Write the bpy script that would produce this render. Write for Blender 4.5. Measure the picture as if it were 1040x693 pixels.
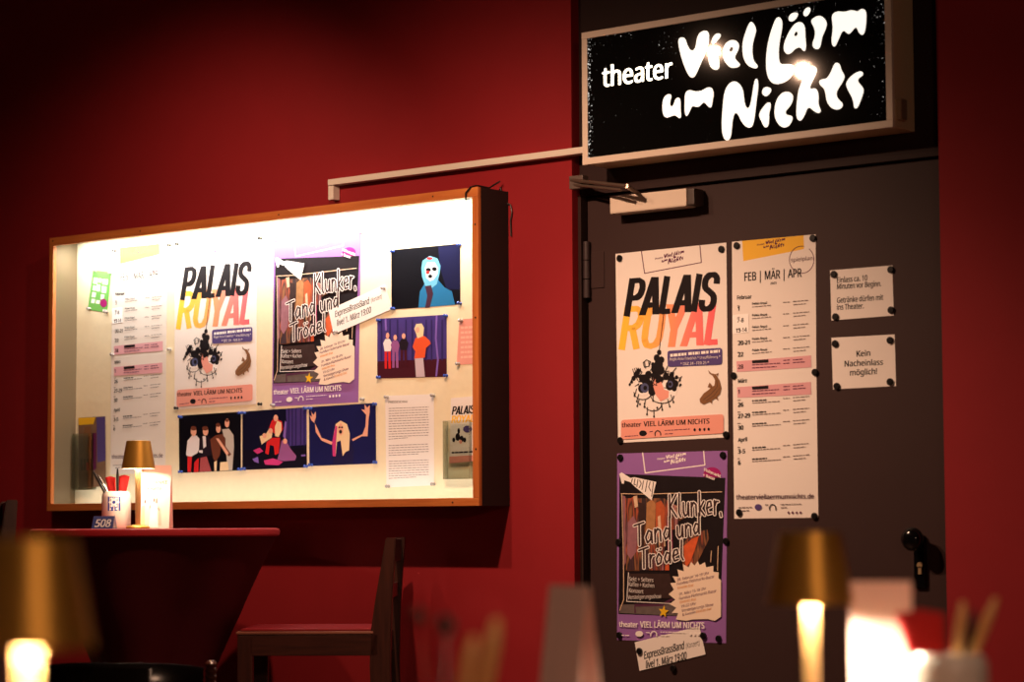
import bpy, bmesh, math, random
from mathutils import Vector, Matrix
random.seed(7)
for o in list(bpy.data.objects): bpy.data.objects.remove(o)
SC = bpy.context.scene
COL = SC.collection
PI = math.pi

# ------------------------------------------------------------------ camera
F, W, H = 2455.6, 1040.0, 693.0            # 85 mm on a 36 mm sensor
YAW, PITCH, ROLL = .682, .077, -.0047
EYE = Vector((4.692, -6.0479, 1.05))
fw = Vector((-math.sin(YAW)*math.cos(PITCH), math.cos(YAW)*math.cos(PITCH), math.sin(PITCH)))
_r = Vector((math.cos(YAW), math.sin(YAW), 0)); _u = _r.cross(fw)
RT = _r*math.cos(ROLL) + _u*math.sin(ROLL)
UP = -_r*math.sin(ROLL) + _u*math.cos(ROLL)
cam = bpy.data.cameras.new('camera'); camo = bpy.data.objects.new('camera', cam); COL.objects.link(camo)
m = Matrix((RT, UP, -fw)).transposed().to_4x4(); m.translation = EYE
camo.matrix_world = m
cam.lens = 85; cam.sensor_width = 36; cam.clip_start = .05
cam.dof.use_dof = True; cam.dof.focus_distance = 7.9; cam.dof.aperture_fstop = 3.1
SC.camera = camo

# ------------------------------------------------------------------ world, exposure, room lamps
wd = bpy.data.worlds.new('world'); SC.world = wd; wd.use_nodes = True
wd.node_tree.nodes['Background'].inputs[0].default_value = (.02, .012, .012, 1)
wd.node_tree.nodes['Background'].inputs[1].default_value = .3
SC.view_settings.view_transform = 'Standard'; SC.view_settings.look = 'None'
SC.view_settings.exposure = 0; SC.view_settings.gamma = 1; SC.view_settings.use_curve_mapping = False

def spot(name, loc, aim, watts, cone, blend, radius, col):
    l = bpy.data.lights.new(name, 'SPOT'); o = bpy.data.objects.new(name, l); COL.objects.link(o)
    l.energy = watts; l.spot_size = math.radians(cone); l.spot_blend = blend; l.shadow_soft_size = radius; l.color = col
    o.location = loc; o.rotation_euler = (Vector(aim)-Vector(loc)).to_track_quat('-Z', 'Y').to_euler()
    return o
WARM = (1, .58, .37)
spot('ceiling_spot', (.16, -1.35, 2.66), (-.46, 0, -.75), 128, 152, 1, .022, WARM)
spot('ceiling_spot', (-.29, -1.45, 2.80), (1.06, 0, .05), 138, 71, 1, .022, WARM)
spot('ceiling_spot_spill', (-.29, -1.45, 2.80), (.6, 0, 2.3), 9, 120, 1, .012, WARM)      # stray light of the same lamp
spot('ceiling_spot', (-1.06, -1.40, 2.74), (-1.60, 0, 1.60), 60, 96, 1, .03, WARM)
for x_, y_ in ((3.2, -4.2), (5.8, -6.8), (2.2, -7.2)):          # dim house lights over the dining room
    spot('house_light', (x_, y_, 3.2), (x_, y_, 0), 40, 130, 1, .10, WARM)

spot('house_light', (6.75, -6.05, 2.6), (3.6, -3.4, .9), 125, 110, 1, .16, WARM)

# ------------------------------------------------------------------ helpers: pixels (a direction only) to points on a known plane
def ray(x, y): return fw + RT*((x-W/2)/F) + UP*((H/2-y)/F)
def on_y(x, y, Y):
    d = ray(x, y); return EYE + d*((Y-EYE.y)/d.y)
def dep(x, y, z): return EYE + ray(x, y)*z

def lin(c): return c/12.92 if c <= .04045 else ((c+.055)/1.055)**2.4
def rgb(r, g, b): return (lin(r/255), lin(g/255), lin(b/255), 1)

MATS = {}
def mat(name, col, rough=.6, metal=0, spec=.5, var=.0, scale=20, bump=0, emit=0, emit_col=None):
    if name in MATS: return MATS[name]
    mt = bpy.data.materials.new(name); mt.use_nodes = True; nt = mt.node_tree; b = nt.nodes['Principled BSDF']
    b.inputs['Base Color'].default_value = col; b.inputs['Roughness'].default_value = rough
    b.inputs['Metallic'].default_value = metal; b.inputs['Specular IOR Level'].default_value = spec
    if emit:
        b.inputs['Emission Color'].default_value = emit_col or col; b.inputs['Emission Strength'].default_value = emit
    if var or bump:
        tc = nt.nodes.new('ShaderNodeTexCoord'); nz = nt.nodes.new('ShaderNodeTexNoise')
        nz.inputs['Scale'].default_value = scale; nz.inputs['Detail'].default_value = 5
        nt.links.new(tc.outputs['Object'], nz.inputs['Vector'])
        if var:
            mx = nt.nodes.new('ShaderNodeMix'); mx.data_type = 'RGBA'
            mx.inputs['A'].default_value = tuple(c*(1-var) for c in col[:3])+(1,)
            mx.inputs['B'].default_value = tuple(min(1, c*(1+var)) for c in col[:3])+(1,)
            nt.links.new(nz.outputs['Fac'], mx.inputs['Factor']); nt.links.new(mx.outputs['Result'], b.inputs['Base Color'])
        if bump:
            bp = nt.nodes.new('ShaderNodeBump'); bp.inputs['Strength'].default_value = bump; bp.inputs['Distance'].default_value = .004
            nt.links.new(nz.outputs['Fac'], bp.inputs['Height']); nt.links.new(bp.outputs['Normal'], b.inputs['Normal'])
    MATS[name] = mt; return mt

def wood(name, c1, c2, rough=.45, axis=0, scale=14):
    if name in MATS: return MATS[name]
    mt = bpy.data.materials.new(name); mt.use_nodes = True; nt = mt.node_tree; b = nt.nodes['Principled BSDF']
    tc = nt.nodes.new('ShaderNodeTexCoord'); mp = nt.nodes.new('ShaderNodeMapping'); nz = nt.nodes.new('ShaderNodeTexNoise')
    s = [scale]*3; s[axis] = scale*.06; mp.inputs['Scale'].default_value = s
    nz.inputs['Scale'].default_value = 4; nz.inputs['Detail'].default_value = 8; nz.inputs['Roughness'].default_value = .65
    cr = nt.nodes.new('ShaderNodeValToRGB'); cr.color_ramp.elements[0].color = c1; cr.color_ramp.elements[1].color = c2
    cr.color_ramp.elements[0].position = .3; cr.color_ramp.elements[1].position = .7
    nt.links.new(tc.outputs['Object'], mp.inputs[0]); nt.links.new(mp.outputs[0], nz.inputs['Vector'])
    nt.links.new(nz.outputs['Fac'], cr.inputs[0]); nt.links.new(cr.outputs[0], b.inputs['Base Color'])
    b.inputs['Roughness'].default_value = rough
    MATS[name] = mt; return mt

def obj(name, bm, mt, parent=None, smooth=False):
    me = bpy.data.meshes.new(name); bm.normal_update(); bm.to_mesh(me); bm.free()
    if mt: me.materials.append(mt)
    if smooth:
        for p in me.polygons: p.use_smooth = True
        if smooth == 'auto': me.set_sharp_from_angle(angle=math.radians(35))
    o = bpy.data.objects.new(name, me); COL.objects.link(o); o.parent = parent
    return o
def thing(name, label, cat, loc=(0, 0, 0), rotz=0, group=None):
    o = bpy.data.objects.new(name, None); COL.objects.link(o); o.empty_display_size = .05
    o.location = loc; o.rotation_euler = (0, 0, rotz); o['label'] = label; o['category'] = cat
    if group: o['group'] = group
    return o
def tag(o, label, cat, group=None):
    o['label'] = label; o['category'] = cat
    if group: o['group'] = group
    return o
def struct(name, bm, mt, label, parent=None):
    o = obj(name, bm, mt, parent); o['kind'] = 'structure'; o['label'] = label
    return o
def tree_copy(o, parent=None):
    c = o.copy(); COL.objects.link(c); c.parent = parent
    for ch in list(o.children): tree_copy(ch, c)
    return c

def box(lo, hi, bm=None, bevel=0, seg=2):
    b2 = bmesh.new(); bmesh.ops.create_cube(b2, size=1)
    lo = Vector(lo); hi = Vector(hi)
    for v in b2.verts: v.co = Vector(((lo[i]+hi[i])/2 + v.co[i]*(hi[i]-lo[i]) for i in range(3)))
    if bevel: bmesh.ops.bevel(b2, geom=b2.edges[:], offset=bevel, segments=seg, affect='EDGES', profile=.6)
    if bm is None: return b2
    return join(bm, b2)
def join(bm, b2):
    me = bpy.data.meshes.new('tmp'); b2.to_mesh(me); b2.free(); bm.from_mesh(me); bpy.data.meshes.remove(me); return bm
def tube(pts, r, bm=None, n=10, caps=True):
    bm = bm or bmesh.new(); pts = [Vector(p) for p in pts]; rr = r if isinstance(r, (list, tuple)) else [r]*len(pts)
    rings = []; nrm = None
    for i, p in enumerate(pts):
        t = (pts[min(i+1, len(pts)-1)]-pts[max(i-1, 0)]).normalized()
        if nrm is None: nrm = t.orthogonal().normalized()
        nrm = (nrm - t*nrm.dot(t)).normalized(); bn = t.cross(nrm)
        rings.append([bm.verts.new(p + (nrm*math.cos(2*PI*k/n)+bn*math.sin(2*PI*k/n))*rr[i]) for k in range(n)])
    for a, b in zip(rings, rings[1:]):
        for k in range(n): bm.faces.new((a[k], a[(k+1) % n], b[(k+1) % n], b[k]))
    if caps: bm.faces.new(rings[0][::-1]); bm.faces.new(rings[-1])
    return bm
def lathe(prof, n=40, bm=None, cx=0, cy=0, cz=0):
    bm = bm or bmesh.new(); rings = []
    for r, z in prof:
        if r < 1e-6: rings.append([bm.verts.new((cx, cy, cz+z))])
        else: rings.append([bm.verts.new((cx+r*math.cos(2*PI*k/n), cy+r*math.sin(2*PI*k/n), cz+z)) for k in range(n)])
    for a, b in zip(rings, rings[1:]):
        for k in range(n):
            k2 = (k+1) % n
            if len(a) == 1 and len(b) == 1: continue
            if len(a) == 1: bm.faces.new((a[0], b[k2], b[k]))
            elif len(b) == 1: bm.faces.new((a[k], a[k2], b[0]))
            else: bm.faces.new((a[k], a[k2], b[k2], b[k]))
    return bm

# ------------------------------------------------------------------ flat print on paper
class Sheet:
    """paper on a plane y = Y; print is drawn with photo pixels read on that plane"""
    def __init__(s, root, Y, org):
        s.root, s.Y, s.org = root, Y, Vector(org); s.lay = 0
    def p(s, x, y, off):
        q = on_y(x, y, s.Y) - s.org; return Vector((q.x, off, q.z))
    def off(s):
        s.lay += 1; return -.0004 - .00012*s.lay
    def paper(s, cs, mt, th=.0004, name='paper', curl=0):
        bm = bmesh.new(); n = 8
        grid = []
        for j in range(n+1):
            row = []
            for i in range(n+1):
                a, b = i/n, j/n
                x = (cs[0][0]*(1-a)+cs[1][0]*a)*(1-b) + (cs[3][0]*(1-a)+cs[2][0]*a)*b
                y = (cs[0][1]*(1-a)+cs[1][1]*a)*(1-b) + (cs[3][1]*(1-a)+cs[2][1]*a)*b
                row.append((x, y))
            grid.append(row)
        fr = [[bm.verts.new(s.p(x, y, -th)) for x, y in r] for r in grid]
        bk = [[bm.verts.new(s.p(x, y, 0)) for x, y in r] for r in grid]
        for j in range(n):
            for i in range(n):
                bm.faces.new((fr[j][i], fr[j+1][i], fr[j+1][i+1], fr[j][i+1]))
                bm.faces.new((bk[j][i], bk[j][i+1], bk[j+1][i+1], bk[j+1][i]))
        ed = [(0, i) for i in range(n+1)] + [(j, n) for j in range(1, n+1)] + [(n, i) for i in range(n-1, -1, -1)] + [(j, 0) for j in range(n-1, -1, -1)]
        for (a, b), (c, d) in zip(ed, ed[1:]): bm.faces.new((fr[a][b], fr[c][d], bk[c][d], bk[a][b]))
        bmesh.ops.recalc_face_normals(bm, faces=bm.faces[:])
        return obj(name, bm, mt, s.root)
    def polys(s, name, ps, mt, off=None):
        off = s.off() if off is None else off
        if len(ps) > 12:                       # fine print, too small to pick apart
            bm = bmesh.new()
            for q in ps: poly2(bm, [s.p(x, y, off) for x, y in q])
            o = obj(name, bm, mt, s.root); o['kind'] = 'stuff'; return o
        for q in ps:
            bm = bmesh.new(); poly2(bm, [s.p(x, y, off) for x, y in q]); o = obj(name, bm, mt, s.root)
        return o
    def lettering(s, name, ps, mt, off):
        bm = bmesh.new()
        for q in ps: poly2(bm, [s.p(x, y, off) for x, y in q])
        return obj(name, bm, mt, s.root)
    def strokes(s, name, ls, mt, w=1.0, off=None, closed=False):
        bm = bmesh.new(); off = s.off() if off is None else off
        for l in ls:
            for k, (a, b) in enumerate(zip(l, l[1:])): capsule(bm, a, b, w/2, lambda x, y: s.p(x, y, off), k*1e-6)
        return obj(name, bm, mt, s.root)
    def discs(s, name, ds, mt, off=None, n=12):
        return s.polys(name, [[(d[0]+d[2]*math.cos(2*PI*k/n), d[1]+(d[3] if len(d) > 3 else d[2]*1.2)*math.sin(2*PI*k/n)) for k in range(n)] for d in ds], mt, off)
    def text(s, name, items, mt, bold=0, off=None):
        """items: (string, baseline-left px, baseline-right px, cap height px, lean px)"""
        off = s.off() if off is None else off
        for it in items:
            bm = bmesh.new()
            st, bl, br, h = it[:4]; lean = it[4] if len(it) > 4 else 0
            vs, fs = glyphs(st, bold); mp = []
            for (a, b) in vs:
                x = bl[0]+(br[0]-bl[0])*a + lean*b; y = bl[1]+(br[1]-bl[1])*a - h*b
                mp.append(bm.verts.new(s.p(x, y, off)))
            for f in fs:
                try:
                    fc = bm.faces.new([mp[i] for i in f])
                except ValueError: pass
            face_front(bm); o = obj(name, bm, mt, s.root)
        return o
def face_front(bm):
    bm.normal_update()
    for f in bm.faces:
        if f.normal.y > 0: f.normal_flip()
def poly2(bm, pts):
    vs = [bm.verts.new(p) for p in pts]
    es = [bm.edges.new((vs[i], vs[(i+1) % len(vs)])) for i in range(len(vs))]
    if len(vs) <= 4:
        f = [bm.faces.new(vs)]
    else:
        f = [g for g in bmesh.ops.triangle_fill(bm, edges=es, use_beauty=True)['geom'] if isinstance(g, bmesh.types.BMFace)]
    for g in f:
        g.normal_update()
        if g.normal.y > 0: g.normal_flip()
def capsule(bm, a, b, r, mp, eps=0):
    ax, ay = a[:2]; bx, by = b[:2]
    ra = a[2] if len(a) > 2 else r; rb = b[2] if len(b) > 2 else r
    th = math.atan2(by-ay, bx-ax); pts = []
    for k in range(6): t = th+PI/2+PI*k/5; pts.append((ax+ra*math.cos(t), ay+ra*math.sin(t)))
    for k in range(6): t = th-PI/2+PI*k/5; pts.append((bx+rb*math.cos(t), by+rb*math.sin(t)))
    vs = [bm.verts.new(mp(x, y)-Vector((0, eps, 0))) for x, y in pts]
    f = bm.faces.new(vs); f.normal_update()
    if f.normal.y > 0: f.normal_flip()
FONT = None
try:                                            # a plain sans that ships inside Blender; else the built-in face
    import os
    FONT = bpy.data.fonts.load(os.path.join(bpy.utils.system_resource('DATAFILES', path='fonts'), 'NotoSansHebrew-Regular.woff2'))
except Exception: FONT = None
GL = {}
def _txt(st, bold):
    cu = bpy.data.curves.new('t', 'FONT'); cu.body = st; cu.resolution_u = 3;
    if FONT: cu.font = FONT
    cu.fill_mode = 'FRONT'
    o = bpy.data.objects.new('t', cu); me = bpy.data.meshes.new_from_object(o)
    vs = [v.co.copy() for v in me.vertices]; fs = [tuple(p.vertices) for p in me.polygons]
    bpy.data.objects.remove(o); bpy.data.curves.remove(cu); bpy.data.meshes.remove(me)
    return vs, fs
_cap = None
def glyphs(st, bold):
    global _cap
    if _cap is None: _cap = max(v.y for v in _txt('H', 0)[0])
    if (st, bold) not in GL:
        vs, fs = _txt(st, bold)
        if bold:                                # heavier face: the outline smeared sideways and a little upwards
            n0 = len(vs); d_ = bold*1.5*_cap; f0 = list(fs); v0 = list(vs)
            vs = []; fs = []
            for k_, (ax, ay) in enumerate(((-1, -.35), (1, -.35), (-1, .35), (1, .35))):
                vs += [Vector((v.x+ax*d_, v.y+ay*d_, 0)) for v in v0]; fs += [tuple(i+k_*n0 for i in f) for f in f0]
        x0 = min(v.x for v in vs); x1 = max(v.x for v in vs)
        GL[(st, bold)] = ([((v.x-x0)/(x1-x0), v.y/_cap) for v in vs], fs)
    return GL[(st, bold)]

BLOCK = {   # heavy narrow capitals as stroke skeletons in a unit box
 'P': [[(0, 0), (0, 1)], [(0, .94), (.62, .94), (.9, .88), (1, .74), (.9, .56), (.62, .48), (0, .48)]],
 'A': [[(-.1, 0), (.42, 1)], [(.46, 1), (.96, 0)], [(.1, .26), (.84, .26)]], 'L': [[(0, 1), (0, 0)], [(0, .06), (.92, .06)]], 'I': [[(0, 1), (0, 0)]],
 'S': [[(1, .70), (.96, .86), (.72, .95), (.3, .95), (.06, .86), (.02, .72), (.14, .60), (.5, .51), (.88, .40), (.98, .27), (.93, .13), (.7, .05), (.28, .05), (.04, .13), (0, .30)]],
 'R': [[(0, 0), (0, 1)], [(0, .94), (.62, .94), (.9, .88), (1, .74), (.9, .58), (.62, .50), (0, .50)], [(.5, .5), (1, 0)]],
 'O': [[(.5, .95), (.2, .92), (.02, .78), (0, .5), (.02, .22), (.2, .08), (.5, .05), (.8, .08), (.98, .22), (1, .5), (.98, .78), (.8, .92), (.5, .95)]],
 'Y': [[(-.06, 1), (.48, .42)], [(1.02, 1), (.5, .42)], [(.49, .46), (.49, 0)]]}
BWID = {'I': .10, 'L': .62, 'S': .82, 'A': .86, 'P': .78, 'R': .82, 'O': .84, 'Y': .8}
def block(sh, name, st, bl, br, h, lean, sw, mt, gap=.34):
    tot = sum(BWID[c] for c in st)+gap*(len(st)-1); x = 0; off_ = sh.off()
    for i, c in enumerate(st):
        bm = bmesh.new()
        def P(u, v):
            a = (x+u*BWID[c])/tot
            return (bl[0]+(br[0]-bl[0])*a+lean*v, bl[1]+(br[1]-bl[1])*a-h*v)
        k = 0
        for l in BLOCK[c]:
            pp_ = [P(*q) for q in l]
            for j, (a, b2) in enumerate(zip(pp_, pp_[1:])):
                d = Vector((b2[0]-a[0], b2[1]-a[1])).normalized()
                n_ = Vector((-d.y, d.x))*sw/2
                if abs(d.x) > .8: n_ *= .86
                k += 1
                if c in 'AY' and abs(l[j][1]-l[j+1][1]) > .3: n_ = Vector((sw*.55, 0)) if n_.x > 0 else Vector((-sw*.55, 0))
                poly2(bm, [sh.p(q[0], q[1], off_-k*1e-6) for q in ((a[0]+n_.x, a[1]+n_.y), (b2[0]+n_.x, b2[1]+n_.y), (b2[0]-n_.x, b2[1]-n_.y), (a[0]-n_.x, a[1]-n_.y))])
                if j: capsule(bm, a, (a[0]+.01, a[1]), sw*.45, lambda X, Y: sh.p(X, Y, off_-k*1e-6-5e-7))
        obj(name, bm, mt, sh.root); x += BWID[c]+gap

# ------------------------------------------------------------------ materials
M_WALL = mat('red_wall_paint', rgb(146, 30, 37), .72, spec=.25, var=.07, scale=9, bump=.06)
M_DARK = mat('brown_black_paint', rgb(50, 35, 34), .55, spec=.15, var=.06, scale=14)
M_DOOR = mat('door_paint', rgb(58, 41, 40), .55, spec=.2, var=.05, scale=10)
M_PAPER = mat('paper', rgb(240, 236, 232), .75, spec=.2, var=.015, scale=30)
M_BLACK = mat('black_ink', rgb(24, 18, 22), .7, spec=.2)
M_GREY = mat('grey_ink', rgb(120, 110, 110), .7, spec=.2)
M_WHITE = mat('white_ink', rgb(245, 242, 240), .7, spec=.2)
M_PURPLE = mat('purple_ink', rgb(148, 104, 176), .7, spec=.2, var=.06, scale=18)
M_MAG = mat('magenta_ink', rgb(160, 30, 110), .7, spec=.2)
M_AUB = mat('aubergine_ink', rgb(92, 28, 72), .7, spec=.2)
M_VIO = mat('violet_ink', rgb(84, 70, 130), .7, spec=.2)
M_SALM = mat('salmon_ink', rgb(234, 162, 148), .7, spec=.2)
M_PINK = mat('pink_ink', rgb(226, 172, 182), .7, spec=.2)
M_YEL = mat('yellow_ink', rgb(246, 196, 70), .7, spec=.2)
M_GOLD = mat('gold_ink', rgb(236, 190, 40), .7, spec=.2)
M_ORNG = mat('orange_ink', rgb(242, 170, 70), .7, spec=.2)
M_BROWN = mat('brown_ink', rgb(130, 92, 60), .7, spec=.2)
M_BLUE = mat('blue_ink', rgb(60, 76, 150), .7, spec=.2)
M_SKIN = mat('skin_ink', rgb(222, 160, 130), .7, spec=.2)
M_RED = mat('red_ink', rgb(214, 50, 50), .7, spec=.2)
M_NAVY = mat('photo_navy', rgb(26, 28, 84), .35, spec=.4, var=.25, scale=8)
M_NIGHT = mat('photo_black', rgb(10, 9, 18), .35, spec=.4)
M_CURT = mat('photo_curtain', rgb(70, 56, 130), .35, spec=.4, var=.3, scale=14)
M_MAGNET = mat('black_magnet', rgb(20, 18, 19), .3, spec=.5)
M_PIN = mat('blue_pin', rgb(50, 80, 170), .25, spec=.6)
M_STEELPIN = mat('clear_pin', rgb(170, 165, 160), .25, spec=.6)
M_PINE = wood('frame_pine', rgb(176, 96, 44), rgb(206, 128, 66), .45, 0)
M_PINEV = wood('frame_pine_upright', rgb(176, 96, 44), rgb(206, 128, 66), .45, 2)
M_CREAM = mat('cream_panel', rgb(238, 227, 194), .8, spec=.2, var=.05, scale=40, bump=.15)
M_CASE = mat('case_dark_side', rgb(42, 34, 34), .6, spec=.2)
M_ALU = mat('cream_aluminium', rgb(226, 212, 196), .4, spec=.5, var=.03)
M_CONDUIT = mat('white_plastic', rgb(232, 224, 212), .45, spec=.4)
M_BLKGLOSS = mat('black_gloss', rgb(10, 10, 12), .12, spec=.6)
M_BRASS = mat('brass', rgb(196, 150, 66), .42, metal=.75, var=.04)
M_STEM = mat('brass_stem', rgb(206, 164, 108), .4, metal=.3)
M_BRASSIN = mat('shade_white_inside', rgb(240, 232, 216), .6)
M_CLOTH = mat('burgundy_stretch_cloth', rgb(78, 17, 25), .8, spec=.15, var=.08, scale=60, bump=.08)
M_DWOOD = wood('dark_stained_wood', rgb(44, 20, 16), rgb(72, 36, 27), .35, 2, 20)
M_DWOODH = wood('dark_stained_wood_flat', rgb(44, 20, 16), rgb(72, 36, 27), .35, 0, 20)
M_DWOODG = wood('polished_seat_highlight', rgb(120, 74, 60), rgb(150, 96, 80), .22, 0, 20)  # polished seat board, its edge highlight put into a lighter wood colour
M_SEAT = mat('red_seat_leather', rgb(130, 24, 30), .35, spec=.5)
M_POT = mat('glazed_stoneware', rgb(228, 222, 214), .25, spec=.5, var=.03)
M_NAPK = mat('red_napkin', rgb(200, 26, 26), .85, var=.08, scale=40)
M_STEEL = mat('cutlery_steel', rgb(190, 184, 176), .25, metal=1)
M_HANDLE = wood('light_wood_handle', rgb(228, 172, 96), rgb(246, 204, 138), .3, 2, 30)
M_OUT = mat('cutlery_black', rgb(26, 22, 22), .35)

# ------------------------------------------------------------------ setting
XL, XR, YN, ZC = -4.6, 7.2, -8.2, 3.45          # room
DX0, DX1, DZ = .030, 1.345, 2.105               # door opening
YD = .06                                        # face of the door leaf
struct('floor', box((XL, YN, -.1), (XR, .3, 0)), wood('floor_boards', rgb(70, 42, 28), rgb(98, 62, 40), .5, 0, 6), 'dark wooden floor')
struct('ceiling', box((XL, YN, ZC), (XR, .3, ZC+.1)), mat('ceiling_paint', rgb(96, 86, 82), .8), 'dark ceiling')
struct('wall_left', box((XL-.1, YN, 0), (XL, .3, ZC)), M_WALL, 'red side wall')
struct('wall_right', box((XR, YN, 0), (XR+.1, .3, ZC)), M_WALL, 'red side wall far right')
struct('wall_front', box((XL, YN-.1, 0), (XR, YN, ZC)), mat('dark_rear_paint', rgb(120, 108, 100), .8), 'dark wall behind the camera')
wb = bmesh.new()
for lo, hi in (((XL, 0, 0), (DX0, .2, ZC)), ((DX1, 0, 0), (XR, .2, ZC))): box(lo, hi, wb)
struct('wall_back', wb, M_WALL, 'deep red painted wall around the theatre door')
struct('trim_1', box((DX0, .040, DZ), (DX1, .2, ZC)), M_DARK, 'dark brown panel above the door')
struct('trim_2', box((DX0, .03, 0), (DX0+.012, .2, DZ)), M_DARK, 'dark door jamb on the hinge side')
struct('trim_3', box((DX1-.012, .03, 0), (DX1, .2, DZ)), M_DARK, 'dark door jamb on the lock side')

# door leaf
door = struct('door_1', box((DX0+.016, YD, .01), (DX1-.014, YD+.05, DZ-.004), bevel=.002), M_DOOR, 'dark brown steel door covered with posters')
# closer
cl0, cl1 = on_y(619, 201, YD-.06), on_y(697, 196, YD-.06)
cb = obj('closer_body', box((cl0.x, YD-.06, cl0.z-.052), (cl1.x, YD-.004, cl0.z+.004), bevel=.006), M_ALU, door)
obj('end_cap', box((cl1.x, YD-.058, cl0.z-.05), (cl1.x+.028, YD-.004, cl0.z+.002), bevel=.005), mat('closer_cap', rgb(70, 58, 54), .4), cb)
a0, a1 = on_y(580, 183, -.015), on_y(641, 190, -.06)
arm = bmesh.new()
tube([(a0.x, -.015, a0.z), (a1.x, -.085, a1.z)], .006, arm)
tube([(a0.x, -.012, a0.z-.014), (a1.x-.03, -.075, a1.z-.008)], .005, arm)
tube([(a1.x, -.085, a1.z), (cl0.x+.10, YD-.035, cl0.z+.004)], .007, arm)
obj('closer_arm', arm, mat('arm_steel', rgb(150, 130, 118), .35, metal=.8), cb, 'auto')
obj('arm_bracket', box((a0.x-.004, -.02, a0.z-.03), (a0.x+.05, .01, a0.z+.012), bevel=.002), mat('arm_bracket_paint', rgb(96, 82, 76), .5), cb)
# hinge
hz0, hz1 = on_y(598, 246, YD).z, on_y(598, 303, YD).z
hx = DX0+.020
hb = bmesh.new(); zz = hz1
for k in range(3):
    l = (hz0-hz1-.006)/3; tube([(hx, YD-.012, zz), (hx, YD-.012, zz+l)], .011, hb, 14); zz += l+.003
hg = obj('hinge', hb, mat('hinge_paint', rgb(58, 46, 48), .35, spec=.6), door, 'auto')
obj('hinge_leaf', box((hx+.01, YD-.003, hz1+.03), (hx+.062, YD, hz0-.035), bevel=.001), M_DOOR, hg)
hb2 = bmesh.new()
for z in (.35,):
    tube([(hx, YD-.012, z), (hx, YD-.012, z+.17)], .011, hb2, 14)
obj('hinge', hb2, MATS['hinge_paint'], door, 'auto')
# lock plate and knob
kp = on_y(929, 551, YD-.06); lp = on_y(933.5, 552, YD-.01)
pb = box((-.019, -.010, -.128), (.019, 0, .022), bevel=.008, seg=3)
pl = obj('lock_plate', pb, M_BLKGLOSS, door, 'auto'); pl.location = (lp.x, YD, lp.z)
kb = lathe([(0, 0), (.019, 0), (.019, .006), (.011, .012), (.011, .018), (.024, .022), (.033, .032), (.034, .040), (.028, .052), (.016, .060), (0, .062)], 28)
bmesh.ops.rotate(kb, verts=kb.verts, matrix=Matrix.Rotation(PI/2, 3, 'X'))
kn = obj('door_knob', kb, M_BLKGLOSS, pl, True); kn.location = (-.002, -.008, .012)
ky = lathe([(0, 0), (.0085, 0), (.0085, .004), (0, .004)], 20)
bmesh.ops.rotate(ky, verts=ky.verts, matrix=Matrix.Rotation(PI/2, 3, 'X'))
box((-.005, -.004, -.026), (.005, 0, -.004), ky)
kc = obj('lock_cylinder', ky, mat('lock_brass', rgb(214, 184, 140), .3, metal=.6), pl); kc.location = (.002, -.010, -.062)

# ------------------------------------------------------------------ conduit from sign to display case
c0, c1 = on_y(336, 189, -.02), on_y(600, 167, -.02)
cd = thing('cable_conduit', 'white plastic cable duct running along the red wall to the lit sign', 'cable duct', (c0.x, 0, c0.z))
obj('long_duct', box((0, -.036, 0), (c1.x-c0.x, -.001, .021), bevel=.002), M_CONDUIT, cd)
obj('short_duct', box((0, -.034, -.05), (.024, -.001, -.002), bevel=.002), M_CONDUIT, cd)

# ------------------------------------------------------------------ illuminated sign
YS = -.09
s0 = on_y(591.4, 167.8, YS); s1 = on_y(906.9, 131.3, YS); st = on_y(591.1, 33.2, YS)
SW, SH = s1.x-s0.x, st.z-s0.z
sign = thing('illuminated_sign', 'black light box sign with glowing hand-painted white theatre lettering above the door', 'sign', (s0.x, 0, s0.z))
obj('housing', box((.004, YS+.012, .002), (SW-.002, .039, SH-.002), bevel=.003), mat('sign_housing', rgb(214, 190, 156), .4, spec=.4), sign)
fwid = .021
for nm, lo, hi in (('frame_rail', (0, YS, 0), (SW, YS+.014, fwid)), ('frame_rail', (0, YS, SH-fwid), (SW, YS+.014, SH)),
                   ('frame_rail', (0, YS+.0005, fwid), (fwid, YS+.014, SH-fwid)), ('frame_rail', (SW-fwid, YS+.0005, fwid), (SW, YS+.014, SH-fwid))):
    obj(nm, box(lo, hi, bevel=.0015), M_ALU, sign)
# face: black film on backlit acrylic, worn through in specks near the edges
fm = bpy.data.materials.new('sign_black_film'); fm.use_nodes = True; nt = fm.node_tree; b = nt.nodes['Principled BSDF']
b.inputs['Base Color'].default_value = (.004, .004, .004, 1); b.inputs['Roughness'].default_value = .062; b.inputs['Specular IOR Level'].default_value = .5
tc = nt.nodes.new('ShaderNodeTexCoord')
n1 = nt.nodes.new('ShaderNodeTexNoise'); n1.inputs['Scale'].default_value = 150; n1.inputs['Detail'].default_value = 3
n2 = nt.nodes.new('ShaderNodeTexNoise'); n2.inputs['Scale'].default_value = 5.5; n2.inputs['Detail'].default_value = 2
sx = nt.nodes.new('ShaderNodeSeparateXYZ')
def math_node(op, a, bb, clamp=False):
    n = nt.nodes.new('ShaderNodeMath'); n.operation = op; n.use_clamp = clamp
    for i, v in enumerate((a, bb)):
        if v is None: continue
        if isinstance(v, (int, float)): n.inputs[i].default_value = v
        else: nt.links.new(v, n.inputs[i])
    return n.outputs[0]
for n in (n1, n2): nt.links.new(tc.outputs['Object'], n.inputs['Vector'])
nt.links.new(tc.outputs['Object'], sx.inputs[0])
le = math_node('MULTIPLY', math_node('SUBTRACT', .055, sx.outputs['X'], True), 5.5)          # wear along the left edge
ri = math_node('MULTIPLY', math_node('SUBTRACT', sx.outputs['X'], SW-.10, True), .9)
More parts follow.
